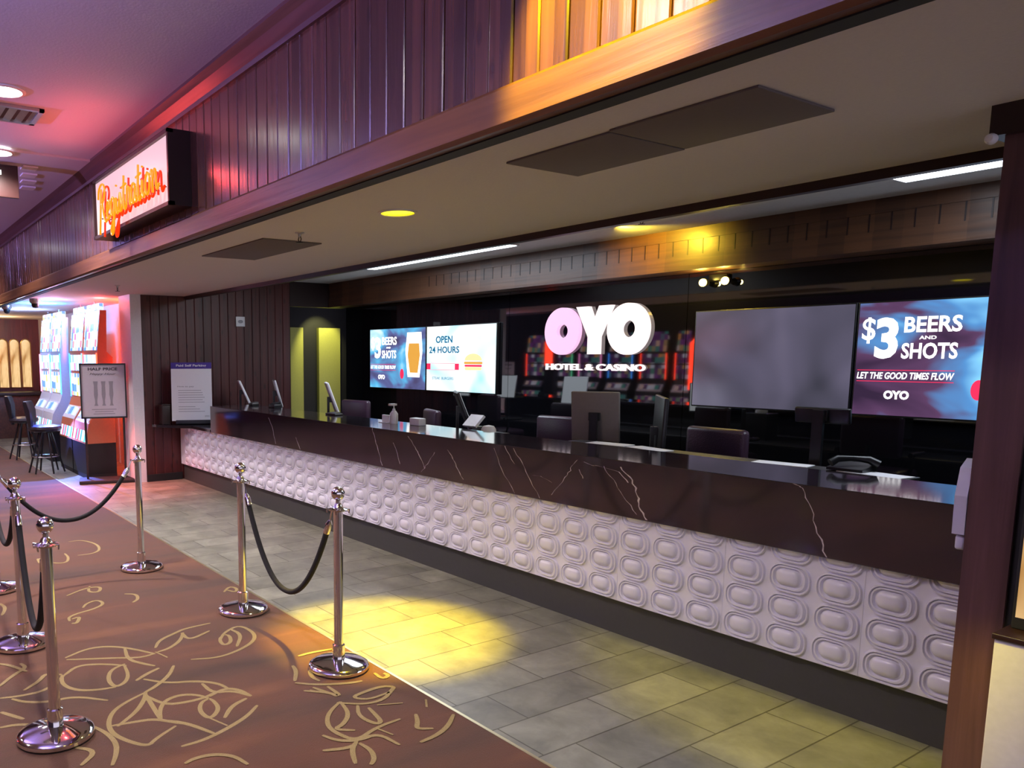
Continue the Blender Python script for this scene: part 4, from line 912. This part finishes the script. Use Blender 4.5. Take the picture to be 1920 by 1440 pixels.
# stools
def stool(x, y, rz, lab):
    t = root('casino_stool', (x, y, .0165), lab, 'stool', 'black stools at the slot machines', rz)
    mb = MB(); N = 24
    mb.lathe((0, 0, 0), [(.0001, .60), (.15, .60), (.22, .62), (.235, .65), (.225, .685), (.15, .70), (.0001, .705)], 28); mb.build('seat', M['stoolblack'], t, world=False)
    # curved backrest shell on the -Y side
    vs = []; rows = [(.58, .20, 30), (.68, .225, 42), (.80, .25, 50), (.92, .27, 52), (1.02, .285, 46), (1.05, .28, 40)]
    for z, r_, half in rows:
        for k in range(13):
            a = R(-90 - half + 2 * half * k / 12)
            for rr2 in (r_, r_ - .035): vs.append((rr2 * math.cos(a), rr2 * math.sin(a) + .0, z))
    idx = lambda i, k, s_: i * 26 + k * 2 + s_
    fs = []
    for i in range(5):
        for k in range(12):
            fs += [(idx(i, k, 0), idx(i, k + 1, 0), idx(i + 1, k + 1, 0), idx(i + 1, k, 0)), (idx(i, k, 1), idx(i + 1, k, 1), idx(i + 1, k + 1, 1), idx(i, k + 1, 1))]
        fs += [(idx(i, 0, 0), idx(i + 1, 0, 0), idx(i + 1, 0, 1), idx(i, 0, 1)), (idx(i, 12, 0), idx(i, 12, 1), idx(i + 1, 12, 1), idx(i + 1, 12, 0))]
    for k in range(12): fs += [(idx(0, k, 0), idx(0, k, 1), idx(0, k + 1, 1), idx(0, k + 1, 0)), (idx(5, k, 0), idx(5, k + 1, 0), idx(5, k + 1, 1), idx(5, k, 1))]
    mb = MB(); mb.add(vs, fs, True); mb.build('backrest', M['stoolblack'], t, world=False)
    for a in range(6):
        an = R(60 * a + 30); c_, s_ = math.cos(an), math.sin(an)
        mb = MB(); mb.tube([(.08 * c_, .08 * s_, .60), (.15 * c_, .15 * s_, .35), (.25 * c_, .25 * s_, .0)], [.016, .015, .013], 8); mb.build('leg', M['black'], t, world=False)
    mb = MB(); mb.tube([(.185 * math.cos(R(k * 15)), .185 * math.sin(R(k * 15)), .24) for k in range(25)], .009, 8, cap=False); mb.build('foot_ring', M['steel'], t, world=False)
stool(-12.08, 2.38, R(-20), 'black stool with curved back, nearest to the poster stand')
stool(-13.95, 2.42, R(-15), 'black stool at the left edge, behind the nearer stool')

# far wall: gold lit alcove panels over a counter
for k in range(4):
    y = 2.62 + k * .235
    t = root('arched_panel', (-18.48, y, 1.0), ['leftmost tall gold lit arched panel on the far wall', 'second tall gold lit arched panel from the left on the far wall', 'third tall gold lit arched panel from the left on the far wall', 'rightmost tall gold lit arched panel on the far wall'][k], 'wall panel', 'gold arched panels on the far wall')
    arch = [(y - .10, 1.05), (y + .10, 1.05), (y + .10, 2.0)] + [(y + .10 * math.cos(R(a)), 2.0 + .10 * math.sin(R(a))) for a in (20, 45, 70, 90, 110, 135, 160)] + [(y - .10, 2.0)]
    mb = MB(); mb.prism(arch, on_x(-18.499), 0, .03); mb.build('panel', M['goldglow'], t)
    mb = MB(); mb.tube([(-18.46, a, b) for a, b in arch + [arch[0]]], .012, 6); mb.build('frame', M['gold'], t)
t = root('bar_counter', (-18.0, 2.8, 0), 'dim brown bar counter below the gold panels at the far left', 'counter')
B(-18.45, -17.8, 2.36, 3.55, .0, .90, bev=.01).build('front', M['beam'], t); B(-18.48, -17.7, 2.36, 3.6, .90, .97, bev=.01).build('top', M['desk'], t)
lamp('POINT', (-17.4, 2.7, 2.3), 18, (1.0, 0.62, 0.30), shadow_soft_size=.1)

# corridor doors in dim olive light
struct(B(-11.5, -11.43, 6.68, 7.10, 0, 2.18).build('door_1', M['brassgreen']))
struct(B(-11.5, -11.43, 6.14, 6.38, 0, 2.18).build('door_2', M['brassgreen']))
lamp('SPOT', (-10.95, 6.6, 2.6), 60, (1.0, 0.95, 0.35), spot_size=R(70), spot_blend=.6, target=(-11.43, 6.7, 1.9))

# opposite side of the aisle: seen only as reflections in the black wall
S1 = 'slot machines across the aisle'
labs = ['slot machine across the aisle, first from the far end', 'slot machine across the aisle, second from the far end', 'slot machine across the aisle, third from the far end', 'slot machine across the aisle, fourth from the far end', 'slot machine across the aisle, fifth from the far end', 'slot machine across the aisle, sixth from the far end']
for k in range(6):
    slot_machine(-16.9 + k * 1.02, -4.0, R(180), labs[k], S1, ['redled', 'greenled', 'pinkled', 'blueled', 'redled', 'redled'][k], side='black', H=2.1, scr='slotC', belly='slotC')
t = root('neon_arch', (-11.9, -4.0, 0), 'red and blue neon arch across the aisle', 'sign')
pts = [(x_ + 1.2, -3.7, z_) for x_, z_ in ((-12.6, .9), (-12.6, 2.0), (-12.3, 2.25), (-11.7, 2.2), (-11.4, 1.9))]
MB().tube(pts, .05, 8).build('red_glow', M['redled'], t); MB().tube([(-10.2, -3.7, 1.9), (-10.15, -3.7, 1.1)], .04, 8).build('blue_tube', M['blueled'], t)
B(-11.5, -10.1, -3.95, -3.8, .012, 2.4).build('portal', M['blackmatte'], t)
t = root('red_kiosk', (-15.3, -3.05, 0), 'tall red lit kiosk across the aisle', 'kiosk')
B(-15.38, -15.12, -3.0, -2.98, 1.45, 2.1).build('lit_panel', M['redled'], t); B(-15.42, -15.08, -3.2, -3.0, .012, 2.2).build('cabinet', M['black'], t)
# added violet uplights tinting the ceiling, with made-up troughs hiding them from the mirror
for (x, y, e_, c_) in ((-3.0, -1.5, 700, (.42, .32, 1.0)), (-7.5, -1.5, 700, (.46, .32, 1.0)), (-12.5, -1.5, 700, (.46, .32, 1.0))):
    lamp('SPOT', (x, y, 2.935), e_, c_, spot_size=R(130), spot_blend=.9, shadow_soft_size=.03, target=(x + .01, y + 1.9, 3.9))
    t = root('added_trough', (x, y, 2.84), {-3.0: 'added white trough hiding a violet uplight across the aisle, nearest to the viewer', -7.5: 'added white trough hiding a violet uplight across the aisle, in the middle', -12.5: 'added white trough hiding a violet uplight across the aisle, farthest away'}[x], 'ceiling light', 'added troughs hiding the violet uplights')
    mb = MB(); mb.prism([(y - .12, 2.95), (y - .12, 2.82), (y + .12, 2.82), (y + .12, 2.95), (y + .11, 2.95), (y + .11, 2.83), (y - .11, 2.83), (y - .11, 2.95)], lambda u_, v_, d: (d, u_, v_), x - .9, x + .9); mb.build('trough', M['white'], t)
    for s_ in (-.7, .7): MB().tube([(x + s_, y - .115, 2.94), (x + s_, y - .115, 3.45 if x > -7.35 else 3.43)], .006, 8).build('hanger', M['steel'], t)
